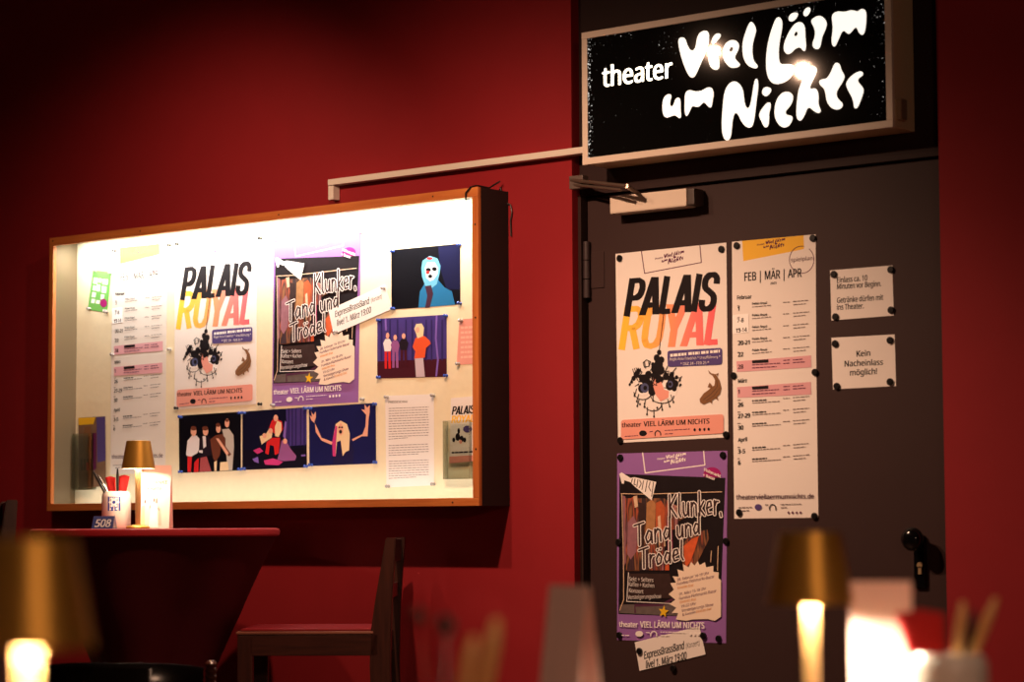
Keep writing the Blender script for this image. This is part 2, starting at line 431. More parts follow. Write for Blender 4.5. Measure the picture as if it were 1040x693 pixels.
wr = math_node('ADD', math_node('ADD', le, ri), math_node('MULTIPLY', math_node('MULTIPLY', math_node('SUBTRACT', n2.outputs['Fac'], .47, True), .75), math_node('MULTIPLY', math_node('SUBTRACT', sx.outputs['Z'], .20, True), 4.5)))
th_ = math_node('SUBTRACT', .735, wr)
sp = math_node('MULTIPLY', math_node('SUBTRACT', n1.outputs['Fac'], th_, True), 14, True)
nt.links.new(math_node('MULTIPLY', sp, .9), b.inputs['Emission Strength']); b.inputs['Emission Color'].default_value = (1, .93, .86, 1)
obj('face', box((fwid, YS+.004, fwid), (SW-fwid, YS+.012, SH-fwid)), fm, sign)

def T(pts, ox, oy, sc): return [(ox+x/sc, oy+y/sc) for x, y in pts]
A = (680, 10, 9.9); Bc = (760, 0, 7.7); Cc = (660, 70, 8); Dc = (770, 55, 8.15)
LET = [
 T([(85,310),(105,280),(140,275),(165,295),(180,350),(205,400),(235,415),(262,385),(272,320),(285,260),(315,220),(365,205),(400,225),(402,300),(385,390),(350,470),(310,560),(275,640),(250,680),(220,685),(190,655),(160,590),(130,510),(105,420)], *A),
 T([(470,365),(510,370),(525,395),(505,430),(495,480),(505,530),(505,580),(485,605),(450,605),(415,580),(395,530),(392,475),(410,430),(440,390)], *A),
 T([(420,320),(435,280),(460,245),(490,235),(520,245),(515,275),(485,310),(455,345),(432,352)], *A),
 T([(535,420),(545,370),(575,325),(625,300),(675,310),(703,345),(700,395),(675,440),(655,480),(680,515),(710,540),(712,560),(690,580),(630,588),(590,565),(555,520),(537,470)], *A),
 T([(735,330),(760,240),(790,160),(815,118),(840,125),(870,175),(875,220),(850,290),(835,370),(835,440),(845,500),(865,535),(893,560),(885,590),(850,590),(800,570),(765,530),(740,470),(735,400)], *A),
 T([(215,150),(235,130),(260,145),(270,185),(262,250),(245,330),(238,420),(245,490),(265,505),(320,500),(365,510),(362,560),(335,610),(290,645),(230,662),(185,650),(155,610),(140,540),(140,440),(155,330),(180,240),(200,185)], *Bc),
 T([(275,370),(290,310),(330,230),(365,185),(400,170),(430,180),(447,215),(447,290),(455,350),(450,400),(430,400),(415,375),(395,370),(365,385),(340,415),(310,428),(285,410)], *Bc),
 T([(315,140),(330,110),(360,98),(392,100),(390,125),(365,160),(335,172),(318,160)], *Bc),
 T([(428,105),(445,70),(468,55),(490,65),(485,95),(465,125),(440,130)], *Bc),
 T([(490,165),(505,145),(545,122),(580,128),(610,160),(618,190),(605,235),(580,285),(572,330),(565,370),(545,388),(520,382),(503,360),(505,330),(522,290),(525,240),(508,200)], *Bc),
 T([(655,120),(675,98),(705,88),(760,95),(800,78),(835,85),(860,92),(880,70),(905,72),(925,90),(925,160),(918,230),(905,270),(885,275),(865,255),(850,215),(835,215),(800,262),(780,268),(755,240),(735,245),(715,290),(690,350),(675,370),(655,350),(652,300),(665,220),(655,160)], *Bc),
 T([(105,260),(120,225),(150,203),(178,208),(175,240),(162,280),(170,305),(188,305),(200,275),(212,240),(235,232),(250,245),(252,300),(252,350),(258,390),(245,405),(225,390),(205,375),(175,385),(140,400),(115,385),(102,340)], *Cc),
 T([(285,210),(300,180),(325,170),(370,185),(420,180),(460,155),(490,147),(515,165),(522,210),(512,250),(505,310),(490,318),(470,300),(445,270),(430,278),(400,312),(370,308),(345,300),(330,335),(310,380),(295,385),(283,350),(285,270)], *Cc),
 T([(605,200),(625,145),(655,110),(690,98),(725,115),(755,155),(765,210),(770,270),(785,318),(805,320),(820,290),(835,200),(852,90),(868,75),(883,95),(883,160),(870,250),(860,340),(850,420),(835,470),(805,483),(770,460),(740,420),(720,370),(700,355),(685,370),(672,430),(665,520),(655,570),(630,587),(605,570),(588,520),(585,440),(592,330),(598,260)], *Cc),
 T([(960,270),(985,275),(985,310),(970,360),(972,410),(965,465),(945,480),(925,465),(905,420),(888,385),(895,350),(930,300)], *Cc),
 T([(912,180),(930,150),(955,145),(992,160),(985,190),(960,220),(935,225),(915,205)], *Cc),
 T([(140,430),(155,375),(190,325),(235,308),(275,320),(295,350),(285,400),(260,440),(230,470),(228,495),(250,508),(288,512),(285,550),(260,595),(220,613),(180,595),(145,545),(135,490)], *Dc),
 T([(350,260),(380,190),(415,120),(450,92),(485,110),(492,140),(470,190),(440,250),(428,285),(450,288),(475,280),(500,310),(503,370),(500,420),(523,465),(515,488),(485,488),(450,460),(425,440),(405,455),(390,500),(365,545),(345,555),(322,535),(315,480),(325,370),(335,300)], *Dc),
 T([(503,225),(525,208),(570,205),(600,160),(630,80),(655,68),(680,85),(690,135),(718,175),(715,205),(690,250),(655,300),(648,340),(665,375),(702,405),(702,435),(675,460),(630,460),(590,430),(565,380),(560,320),(545,280),(515,260)], *Dc),
 T([(725,250),(745,210),(790,165),(845,138),(870,150),(872,175),(840,195),(825,215),(835,240),(865,270),(878,300),(865,345),(845,400),(825,445),(808,452),(793,440),(793,400),(775,350),(745,300)], *Dc)]
HOLES = [T([(605,400),(620,375),(640,378),(642,400),(625,422),(608,420)], *A), T([(360,275),(372,248),(388,252),(388,272),(372,288)], *Bc)]
def smooth_poly(p):
    out = []
    for i in range(len(p)):
        a, b2, c = p[i-1], p[i], p[(i+1) % len(p)]
        out.append(((a[0]+b2[0]*6+c[0])/8, (a[1]+b2[1]*6+c[1])/8))
        out.append(((b2[0]+c[0])/2, (b2[1]+c[1])/2))
    return out
M_GLOW = mat('backlit_letter_acrylic', rgb(250, 244, 232), .09, spec=.5, emit=1.1, emit_col=(1, .93, .82, 1))
ss = Sheet(sign, YS+.004, (s0.x, 0, s0.z))
YF = YS+.004
def spolys(name, ps, mt, off): return (ss.lettering if len(ps) > 2 else ss.polys)(name, ps, mt, YF-off)
spolys('lettering', [smooth_poly(p) for p in LET[:11]], M_GLOW, .0012)['label'] = 'glowing white brush letters reading Viel Lärm'
spolys('lettering', [smooth_poly(p) for p in LET[11:]], M_GLOW, .0012)['label'] = 'glowing white brush letters reading um Nichts'
spolys('letter_counter', HOLES, mat('counter_film', (.004, .004, .004, 1), .075), .0018)
t_ = ss.text('lettering', [('theater', (611.8, 88.4), (683.2, 78.8), 20)], M_GLOW, bold=.022, off=YF-.0012)
t_['label'] = 'glowing small letters reading theater'
lt = on_y(915, 112, (YS)/2)
obj('latch', box((SW-.003, YS+.022, lt.z-s0.z-.03), (SW+.016, YS+.055, lt.z-s0.z+.03), bevel=.002), mat('latch_steel', rgb(210, 190, 160), .3, metal=.7), sign)

def logo(sh, name, bl, br, tl, mt):
    """the small printed version of the sign lettering"""
    o = on_y(611.8, 152, YF); x1 = on_y(880, 110, YF).x; z1 = on_y(780, 8, YF).z
    bm = bmesh.new(); off = sh.off()
    def mp(v):
        a = (v.x-o.x)/(x1-o.x); b3 = (v.z-o.z)/(z1-o.z)
        return sh.p(bl[0]+(br[0]-bl[0])*a+(tl[0]-bl[0])*b3, bl[1]+(br[1]-bl[1])*a+(tl[1]-bl[1])*b3, off)
    for p in LET: poly2(bm, [mp(on_y(x, y, YF)) for x, y in p])
    vs, fs = glyphs('theater', .02); q = [bm.verts.new(mp(on_y(611.8+71.4*a, 88.4-9.6*a-20*b3, YF))) for a, b3 in vs]
    for f in fs: bm.faces.new([q[i] for i in f])
    face_front(bm)
    return obj(name, bm, mt, sh.root)

def bars(rows, rnd, thick=1.0):
    """word-shaped dashes for print too small to read: rows of (x0, y0, x1, y1)"""
    out = []
    for x0, y0, x1, y1 in rows:
        L = x1-x0; x = 0
        while x < L-.6:
            w = min(rnd.uniform(1.6, 4.6), L-x)
            ya, yb = y0+(y1-y0)*x/L, y0+(y1-y0)*(x+w)/L
            out.append([(x0+x, ya-thick/2), (x0+x+w, yb-thick/2), (x0+x+w, yb+thick/2), (x0+x, ya+thick/2)]); x += w+.7
    return out
def rrect(c, r=2.0):
    """rounded quad from corners TL TR BR BL"""
    out = []
    for i in range(4):
        p, a, b2 = Vector(c[i]), Vector(c[i-1]), Vector(c[(i+1) % 4])
        da, db = (a-p).normalized()*r, (b2-p).normalized()*r
        for k in range(5):
            t = k/4; out.append(tuple((p+da)*(1-t)**2 + p*2*t*(1-t) + (p+db)*t*t))
    return out

# ------------------------------------------------------------------ magnets and pins (each its own thing)
def magnet(px, py, Y, label):
    q = on_y(px, py, Y-.004)
    b2 = lathe([(0, 0), (.0105, 0), (.0105, .0045), (.009, .006), (0, .0062)], 20)
    bmesh.ops.rotate(b2, verts=b2.verts, matrix=Matrix.Rotation(PI/2, 3, 'X'))
    o = obj('magnet', b2, M_MAGNET, None, 'auto'); o.location = (q.x, Y-.0011, q.z)
    return tag(o, label, 'magnet', 'round black magnets on the door')
def pin(px, py, Y, label, mt):
    q = on_y(px, py, Y-.008)
    b2 = lathe([(0, 0), (.005, 0), (.0055, .002), (.003, .004), (.003, .010), (.0058, .012), (.0055, .015), (0, .016)], 12)
    bmesh.ops.rotate(b2, verts=b2.verts, matrix=Matrix.Rotation(PI/2, 3, 'X'))
    o = obj('push_pin', b2, mt, None, True); o.location = (q.x, Y-.0011, q.z)
    return tag(o, label, 'push pin', 'push pins in the display case')
CORN = ['top left corner', 'top right corner', 'left edge', 'right edge', 'bottom left corner', 'bottom right corner']

# ------------------------------------------------------------------ poster: PALAIS ROYAL (door)
YP = YD-.0004
def org(x, y, Y=YP): q = on_y(x, y, Y); return Vector((q.x, Y, q.z))
R1 = lambda x, y: (610+x/6.93, 240+y/6.93)
R2 = lambda x, y: (610+x/5.33, 330+y/5.33)
R3 = lambda x, y: (610+x/5.33, 450+y/5.33)
R4 = lambda x, y: (610+x/5.48, 560+y/5.48)
def mp(f, l): return [f(*q) for q in l]
cs = [(625.2, 258), (737.7, 246.5), (739.8, 444.4), (627.8, 450)]
o0 = org(*cs[0])
pal = thing('theatre_poster', 'white Palais Royal poster on the upper left of the dark door', 'poster', o0, group='Palais Royal posters')
s = Sheet(pal, YP, o0)
s.paper(cs, M_PAPER)
s.strokes('logo_frame', [[R1(288, 108), R1(310, 262), R1(710, 185), R1(700, 68)]], M_AUB, .9)
logo(s, 'logo_print', (664.5, 270.5), (694, 265), (665.5, 258.5), M_AUB)
rm = bpy.data.materials.new('royal_gradient_ink'); rm.use_nodes = True; nt = rm.node_tree; b = nt.nodes['Principled BSDF']; b.inputs['Roughness'].default_value = .7
tc = nt.nodes.new('ShaderNodeTexCoord'); sx = nt.nodes.new('ShaderNodeSeparateXYZ'); mr = nt.nodes.new('ShaderNodeMath'); mr.operation = 'DIVIDE'; mr.inputs[1].default_value = .42
cr = nt.nodes.new('ShaderNodeValToRGB'); e = cr.color_ramp.elements
e[0].position = .06; e[0].color = rgb(255, 205, 60); e[1].position = .95; e[1].color = rgb(240, 92, 110)
for p_, c_ in ((.28, rgb(255, 192, 80)), (.48, rgb(252, 160, 110)), (.68, rgb(246, 130, 120))):
    n_ = e.new(p_); n_.color = c_
nt.links.new(tc.outputs['Object'], sx.inputs[0]); nt.links.new(sx.outputs['X'], mr.inputs[0]); nt.links.new(mr.outputs[0], cr.inputs[0]); nt.links.new(cr.outputs[0], b.inputs['Base Color'])
block(s, 'title_print', 'ROYAL', (631.5, 355.6), (729.5, 350.0), 44, 6.5, 6.8, rm)
block(s, 'title_print', 'PALAIS', (636.6, 321.6), (723.8, 315.4), 38.5, 6, 6.4, M_BLACK)
s.strokes('chandelier_print', [[R1(445, 552), R2(318, 140)]], M_BLACK, .8)
rd = random.Random(3)
blk = [R2(*q)+(r,) for q, r in (((318, 150), 2.4), ((305, 180), 3.2), ((330, 190), 3), ((315, 215), 4.4), ((295, 240), 4), ((325, 245), 4.2), ((285, 215), 2), ((260, 270), 3.4), ((225, 290), 3.2), ((195, 270), 3), ((205, 250), 2.2), ((180, 290), 2.2), ((245, 300), 4.5), ((300, 280), 4.8), ((320, 300), 3.6), ((355, 280), 3.2), ((385, 300), 4), ((405, 320), 3.4), ((385, 275), 2.4), ((412, 285), 1.8), ((268, 330), 4.6), ((225, 345), 4), ((280, 360), 4), ((375, 330), 4.2), ((400, 345), 2.6), ((170, 310), 1.4), ((160, 322), 1.1), ((430, 300), 1.2), ((434, 325), 1.1))]
s.discs('chandelier_print', [R2(232, 335)+(8.6, 9), R2(372, 350)+(8.4, 10)], M_WHITE)
s.discs('chandelier_print', blk, M_BLACK)
s.polys('chandelier_print', [mp(R2, [(285, 285), (330, 310), (345, 350), (372, 360), (368, 395), (325, 415), (300, 380), (285, 330)])], M_SALM)
s.discs('chandelier_print', [R2(240, 342)+(4.2, 5), R2(378, 322)+(2.8, 3.6)], mat('slate_ink', rgb(70, 78, 120), .7))
s.discs('chandelier_print', [R2(243, 342)+(2.0,), R2(378, 322)+(1.6,), R2(312, 300)+(2.6,)], M_BLACK)
drops = [(158, 325), (185, 385), (197, 415), (200, 440), (238, 445), (252, 485), (290, 497), (285, 410), (335, 460), (375, 442), (395, 418), (408, 348), (430, 330), (214, 430), (308, 450)]
s.discs('chandelier_print', [R2(*q)+(.85, 1.3) for q in drops], M_BLACK)
arcs = []
for cx_, cy_, rx, ry in ((230, 365, 48, 40), (335, 385, 62, 40), (285, 425, 48, 42)):
    arcs.append([R2(cx_+rx*math.cos(t), cy_+ry*math.sin(t)) for t in [PI*k/12 for k in range(13)]])
for q in drops[:12]: arcs.append([R2(*q), R2(q[0]+(285-q[0])*.12, q[1]-38)])
for x_, y_ in ((175, 240), (185, 236), (195, 234), (205, 234), (216, 236), (360, 262), (370, 258), (382, 256), (395, 257), (440, 280), (240, 205), (262, 195)): arcs.append([R2(x_, y_), R2(x_+(280-x_)*.1, y_+30)])
arcs.append([R2(232+9*0, 205), R2(238, 230), R2(262, 225), R2(272, 200), R2(250, 190), R2(232, 205)])
for k in range(46):
    a_ = rd.uniform(0, 2*PI); q_ = rd.uniform(.2, 1); x_, y_ = 300+118*q_*math.cos(a_), 300+62*q_*math.sin(a_)-30*(1-q_)
    arcs.append([R2(x_, y_), R2(x_+rd.uniform(-26, 26), y_+rd.uniform(-22, 12)), R2(x_+rd.uniform(-30, 30), y_+rd.uniform(-34, 10))])
o_ = s.strokes('chandelier_print', arcs, M_BLACK, .8); o_['kind'] = 'stuff'
s.polys('label_print', [rrect([R2(363, 141), R2(660, 125), R2(660, 216), R2(365, 229)], 3)], M_VIO)
s.polys('label_print', bars([(681, 361.2, 697.5, 359.7), (699.5, 359.4, 711, 358.6), (712.5, 358.4, 720, 357.8), (721.5, 357.6, 731.5, 356.8)], rd, 2.8), M_WHITE)
s.text('label_print', [('Regie Arno Friedrich * Uraufführung *', (680.5, 366.4), (732, 363.6), 2.6), ('* DEZ 24 - FEB 25 *', (691.5, 371.2), (720.5, 369.8), 2.8)], M_WHITE, bold=.02)
s.polys('fish_print', [mp(R2, [(585, 246), (600, 262), (625, 268), (645, 300), (655, 340), (648, 375), (622, 400), (590, 418), (560, 432), (541, 422), (538, 402), (560, 372), (590, 350), (618, 328), (622, 300), (608, 276), (590, 264)]),
                        mp(R2, [(582, 338), (592, 312), (608, 332), (604, 345)]), mp(R2, [(618, 395), (640, 412), (632, 388)]), mp(R2, [(590, 415), (606, 430), (604, 410)]), mp(R2, [(640, 262), (626, 266), (634, 278)])], M_BROWN)
s.strokes('fish_print', [[R2(560, 405), R2(600, 375), R2(635, 335), R2(630, 300)], [R2(575, 412), R2(615, 385), R2(645, 345)]], mat('dark_brown_ink', rgb(78, 52, 36), .7), .7)
s.polys('banner_print', [rrect([R2(113, 516), R2(668, 484), R2(668, 588), R2(113, 622)], 3)], M_SALM)
s.text('banner_print', [('theater', R2(117, 556), R2(223, 551), 4.4), ('VIEL LÄRM UM NICHTS', R2(235, 551), R2(592, 535), 5.0)], M_BLACK, bold=.03)
s.discs('banner_print', [R2(232, 588)+(4, 3)], M_BLACK)
s.strokes('banner_print', [[R2(298, 600), R2(297, 588), R2(303, 577), R2(312, 574), R2(322, 578), R2(328, 588), R2(328, 598)]], M_BLACK, 1.1)
s.polys('banner_print', bars([R2(350, 573)+R2(485, 565), R2(350, 592)+R2(395, 589), R2(268, 580)+R2(290, 577), R2(135, 605)+R2(205, 600)], rd, .8), M_AUB)
s.discs('banner_print', [R2(x_, y_)+(1.2, 1.6) for x_, y_ in ((512, 569), (540, 568), (565, 567), (588, 566))], M_BLACK)
for i, q in zip((0, 1, 4, 5), ((629, 262.5), (732.4, 253.2), (629.8, 447.5), (737.2, 441.7))):
    magnet(*q, YD, 'black round magnet at the %s of the Palais Royal poster on the door' % CORN[i])

# ------------------------------------------------------------------ poster: KLUNKER (door)
SKEL = {  # single-line letters, unit cap height
 'K': (.62, [[(.06, 1), (.1, 0)], [(.55, 1.0), (.12, .48), (.6, 0)]]), 'l': (.26, [[(.08, 1.02), (.07, .2), (.2, .0)]]),
 'u': (.5, [[(.05, .62), (.06, .2), (.18, .02), (.36, .1), (.42, .6)], [(.42, .6), (.46, .02)]]), 'n': (.5, [[(.06, .6), (.08, 0)], [(.08, .4), (.22, .6), (.4, .5), (.44, 0)]]),
 'k': (.48, [[(.06, 1.05), (.1, 0)], [(.4, .62), (.12, .3), (.46, 0)]]), 'e': (.48, [[(.08, .3), (.4, .38), (.34, .6), (.14, .58), (.05, .3), (.16, .04), (.42, .08)]]),
 'r': (.36, [[(.06, .62), (.08, 0)], [(.08, .38), (.2, .58), (.34, .56)]]), '.': (.2, [[(.08, .06), (.12, -.1)]]),
 'T': (.62, [[(.0, .95), (.62, 1.02)], [(.32, .98), (.34, 0)]]), 'a': (.5, [[(.42, .5), (.22, .6), (.05, .3), (.16, .04), (.36, .16), (.42, .52)], [(.42, .52), (.46, .0)]]),
 'd': (.5, [[(.38, .48), (.2, .56), (.05, .28), (.16, .04), (.34, .14), (.4, .4)], [(.42, 1.05), (.44, 0)]]),
 'o': (.5, [[(.22, .58), (.06, .32), (.16, .04), (.36, .1), (.42, .38), (.22, .58)]]), 'ö': (.5, [[(.22, .58), (.06, .32), (.16, .04), (.36, .1), (.42, .38), (.22, .58)], [(.12, .78), (.13, .8)], [(.34, .8), (.35, .82)]]), ' ': (.3, [])}
def hand(st, bl, br, h):
    tot = sum(SKEL[c][0]+.08 for c in st); out = []; x = 0
    for c in st:
        w, ls = SKEL[c]
        for l in ls:
            out.append([(bl[0]+(br[0]-bl[0])*(x+a)/tot, bl[1]+(br[1]-bl[1])*(x+a)/tot - h*b3) for a, b3 in l])
        x += w+.08
    return out
cs = [(626.9, 460.9), (738.9, 457.9), (737.4, 653.6), (626.8, 650.3)]
o1 = org(*cs[0])
klu = thing('theatre_poster', 'purple Klunker, Tand und Trödel poster on the lower part of the dark door', 'poster', o1, group='purple Klunker flea market posters')
s = Sheet(klu, YP, o1)
s.paper(cs, M_PURPLE)
s.strokes('logo_frame', [[R3(228, 55), R3(242, 163), R3(565, 120), R3(558, 45)]], M_WHITE, 1.1)
logo(s, 'logo_print', R3(305, 124), R3(462, 104), R3(305, 66), M_WHITE)
s.discs('badge_print', [R3(605, 172)+(9, 7.5)], M_MAG, n=24)
s.polys('photo_print', [[R3(103, 168), R3(676, 190), R4(668, 300), R4(664, 365), R4(430, 362), R4(100, 350)]], mat('photo_dark', rgb(26, 18, 22), .6, spec=.2, var=.4, scale=20))
PC = {k: mat('cloth_print_'+k, rgb(*c), .7, spec=.2, var=.3, scale=60) for k, c in dict(tan=(176, 128, 84), rust=(184, 92, 54), plum=(84, 44, 70), mauve=(150, 104, 116), pink=(190, 60, 120), orange=(214, 98, 56), grey=(104, 94, 92), cream=(220, 190, 160), dark=(58, 40, 38), brown=(110, 70, 46)).items()}
s.polys('photo_print', [mp(R3, [(118, 285), (135, 290), (140, 640), (122, 690)]), mp(R3, [(150, 420), (185, 390), (205, 440), (195, 600), (165, 640), (140, 600)])], PC['mauve'])
s.polys('photo_print', [mp(R3, [(248, 330), (290, 305), (300, 560), (262, 590), (240, 520)]), mp(R3, [(410, 350), (450, 340), (470, 400), (430, 420)])], PC['tan'])
s.polys('photo_print', [mp(R3, [(292, 330), (325, 318), (350, 380), (345, 590), (300, 640), (290, 500)]), mp(R3, [(165, 300), (190, 285), (205, 330), (195, 370)])], PC['rust'])
s.polys('photo_print', [mp(R3, [(318, 420), (345, 400), (352, 560), (320, 570)]), mp(R3, [(182, 290), (200, 285), (205, 345), (186, 350)])], PC['cream'])
s.polys('photo_print', [mp(R3, [(364, 420), (388, 400), (392, 600), (366, 620)])], PC['pink'])
s.polys('photo_print', [mp(R3, [(440, 560), (500, 500), (575, 490), (585, 520), (560, 560), (520, 640), (490, 690), (450, 690)]), mp(R3, [(355, 600), (370, 590), (372, 690), (350, 690)]), mp(R3, [(300, 640), (318, 630), (316, 690), (298, 690)])], PC['orange'])
s.polys('photo_print', [mp(R3, [(140, 640), (235, 640), (240, 690), (140, 690)]), mp(R4, [(150, 60), (210, 60), (220, 110), (150, 110)])], PC['brown'])
s.polys('photo_print', [mp(R4, [(155, 125), (385, 125), (420, 260), (150, 270)])], PC['dark'])
s.polys('photo_print', [mp(R4, [(110, 298), (420, 292), (430, 360), (105, 345)])], PC['grey'])
s.polys('photo_print', [mp(R4, [(190, 295), (340, 292), (400, 262), (410, 272), (345, 306), (196, 310), (200, 345), (190, 345)])], PC['plum'])
cm_ = bpy.data.materials.new('clothes_rail_picture'); cm_.use_nodes = True; nt = cm_.node_tree; b = nt.nodes['Principled BSDF']; b.inputs['Roughness'].default_value = .7
tc = nt.nodes.new('ShaderNodeTexCoord'); mp_ = nt.nodes.new('ShaderNodeMapping'); mp_.inputs['Scale'].default_value = (24, 1, 3.4); nz = nt.nodes.new('ShaderNodeTexNoise'); nz.inputs['Scale'].default_value = 1; nz.inputs['Detail'].default_value = 2.5
cr = nt.nodes.new('ShaderNodeValToRGB'); cr.color_ramp.interpolation = 'LINEAR'; e = cr.color_ramp.elements
e[0].position = .28; e[0].color = rgb(24, 16, 20); e[1].position = .74; e[1].color = rgb(214, 170, 130)
for p_, c_ in ((.36, (70, 40, 50)), (.42, (28, 18, 20)), (.47, (150, 96, 60)), (.51, (60, 34, 32)), (.55, (176, 84, 54)), (.59, (40, 26, 30)), (.64, (150, 92, 104))):
    n_ = e.new(p_); n_.color = rgb(*c_)
nt.links.new(tc.outputs['Object'], mp_.inputs[0]); nt.links.new(mp_.outputs[0], nz.inputs['Vector']); nt.links.new(nz.outputs['Fac'], cr.inputs[0]); nt.links.new(cr.outputs[0], b.inputs['Base Color'])
s.polys('photo_print', [mp(R3, [(135, 300), (345, 300), (420, 345), (425, 470), (345, 470), (345, 690), (140, 690)])], cm_)
s.polys('photo_print', [mp(R3, [(445, 545), (500, 490), (580, 470), (590, 520), (520, 660), (450, 690)])], cm_)
for k_, ps_ in (('tan', [(252, 325), (280, 305), (300, 330), (296, 480), (262, 560), (246, 520)]), ('rust', [(302, 325), (330, 312), (352, 350), (346, 470), (318, 520), (300, 470)]), ('cream', [(312, 400), (326, 392), (334, 520), (318, 560)]),
                ('pink', [(364, 420), (386, 402), (390, 590), (368, 612)]), ('mauve', [(150, 430), (180, 395), (204, 440), (196, 590), (166, 632), (146, 600)]), ('dark', [(206, 320), (242, 330), (240, 560), (212, 600)]), ('skin', [(180, 290), (200, 286), (206, 345), (188, 352)]),
                ('orange', [(452, 560), (498, 520), (535, 505), (520, 560), (492, 640), (462, 680)]), ('brown', [(410, 350), (446, 345), (462, 395), (430, 425)])):
    s.polys('photo_print', [mp(R3, ps_)], PC.get(k_, PC['cream']))
s.strokes('photo_print', [[R3(115, 275), R3(240, 278), R3(660, 265)], [R3(118, 280), R3(128, 640), R4(132, 270), R4(110, 330)], [R3(640, 560), R3(636, 690)], [R4(620, 0), R4(616, 60)]], PC['cream'], .8)
s.polys('flag_print', [mp(R3, [(105, 168), (118, 160), (165, 190), (186, 186), (305, 212), (280, 312), (188, 236), (166, 214), (132, 203), (130, 222), (118, 220)])], M_WHITE)
s.strokes('flag_print', [[R3(176, 195), R3(170, 216)], [R3(190, 196), R3(185, 225), R3(196, 228)], [R3(206, 199), R3(200, 238)], [R3(216, 203), R3(224, 222), R3(212, 244)], [R3(236, 206), R3(228, 252)], [R3(256, 206), R3(246, 264)], [R3(272, 212), R3(264, 240), R3(276, 262)], [R3(290, 214), R3(280, 290)]], M_BLACK, .8)
ttl = hand('Klunker.', R3(372, 405), R3(668, 385), 23) + hand('Tand', R3(186, 560), R3(390, 520), 22) + hand('und', R3(415, 520), R3(548, 490), 20) + hand('Trödel', R3(212, 684), R3(462, 632), 20)
s.strokes('title_print', ttl, M_WHITE, 3.6)
s.strokes('title_print', ttl, mat('title_inner_ink', rgb(60, 40, 40), .7, spec=.2), 1.9)
s.text('board_print', [('Sekt + Selters', R4(162, 165), R4(298, 172), 4.0), ('Kaffee + Kuchen', R4(160, 194), R4(303, 203), 4.0), ('Konzert', R4(162, 228), R4(243, 236), 4.0), ('Versteigerungsshow', R4(155, 268), R4(342, 262), 4.0)], M_WHITE, bold=.03)
s.strokes('board_print', [[R4(160, 120), R4(150, 280), R4(400, 292)]], M_WHITE, .7)
bx_, by_ = 560, 225
star = []
rim = [(545, 55), (556, 78), (585, 62), (592, 90), (632, 82), (632, 115), (662, 118), (660, 150), (674, 162), (674, 365), (640, 388), (600, 378), (520, 380), (480, 388), (424, 380), (436, 345), (400, 345), (425, 315), (388, 295), (420, 270), (383, 240), (412, 215), (392, 178), (425, 175), (405, 140), (440, 142), (432, 102), (468, 112), (462, 72), (495, 90), (508, 60), (528, 80)]
s.polys('starburst_print', [mp(R4, rim)], mat('burst_ink', rgb(246, 228, 208), .7, spec=.2))
s.text('starburst_print', [('28. Februar 16-19 Uhr', R4(430, 168), R4(608, 128), 2.7), ('Fundus-Flohmarkt-Bazar', R4(430, 190), R4(638, 148), 2.9), ('01. März 15-18 Uhr', R4(442, 248), R4(592, 214), 2.7), ('Fundus-Flohmarkt-Bazar', R4(442, 272), R4(650, 228), 2.9), ('19-22 Uhr', R4(452, 316), R4(536, 298), 2.7), ('Versteigerungs-Show', R4(456, 340), R4(632, 304), 2.9), ('& Konzert', R4(460, 362), R4(534, 346), 2.7)], M_AUB, bold=.02)
s.text('starburst_print', [('Eintritt frei', R4(434, 212), R4(520, 196), 2.5), ('Eintritt frei', R4(446, 292), R4(535, 274), 2.5), ('Eintritt frei', R4(538, 345), R4(620, 328), 2.5)], M_ORNG, bold=.02)
sc_ = R4(355, 337)
s.polys('star_print', [[(sc_[0]+(6.6 if k % 2 == 0 else 2.8)*.82*math.sin(PI*k/5+.15), sc_[1]-(6.6 if k % 2 == 0 else 2.8)*math.cos(PI*k/5+.15)) for k in range(10)]], M_GOLD)
s.text('banner_print', [('theater', R4(108, 420), R4(212, 424), 5.2), ('VIEL LÄRM UM NICHTS', R4(224, 424), R4(583, 430), 6)], M_WHITE, bold=.03)
s.discs('banner_print', [R4(220, 460)+(4, 3)], M_WHITE)
s.strokes('banner_print', [[R4(284, 472), R4(284, 460), R4(292, 449), R4(301, 446), R4(311, 450), R4(317, 460), R4(317, 472)]], M_WHITE, 1.1)
s.polys('banner_print', bars([R4(338, 450)+R4(480, 452), R4(338, 468)+R4(385, 469), R4(258, 452)+R4(280, 455), R4(120, 468)+R4(165, 469)], rd, .8), M_WHITE)
s.discs('banner_print', [R4(x_, 462)+(1.2, 1.6) for x_ in (505, 528, 550, 572)], M_WHITE)
s.text('badge_print', [('Flohmarkt', R3(566, 152), R3(656, 190), 3.0), ('+ Bazar', R3(560, 180), R3(625, 204), 3.0)], M_WHITE, bold=.03)
for i, q in enumerate(((629.9, 465), (734, 462.4), (628, 551), (737, 550), (629, 645.5), (729.6, 649))):
    magnet(*q, YD, 'black round magnet at the %s of the purple Klunker poster on the door' % CORN[i])

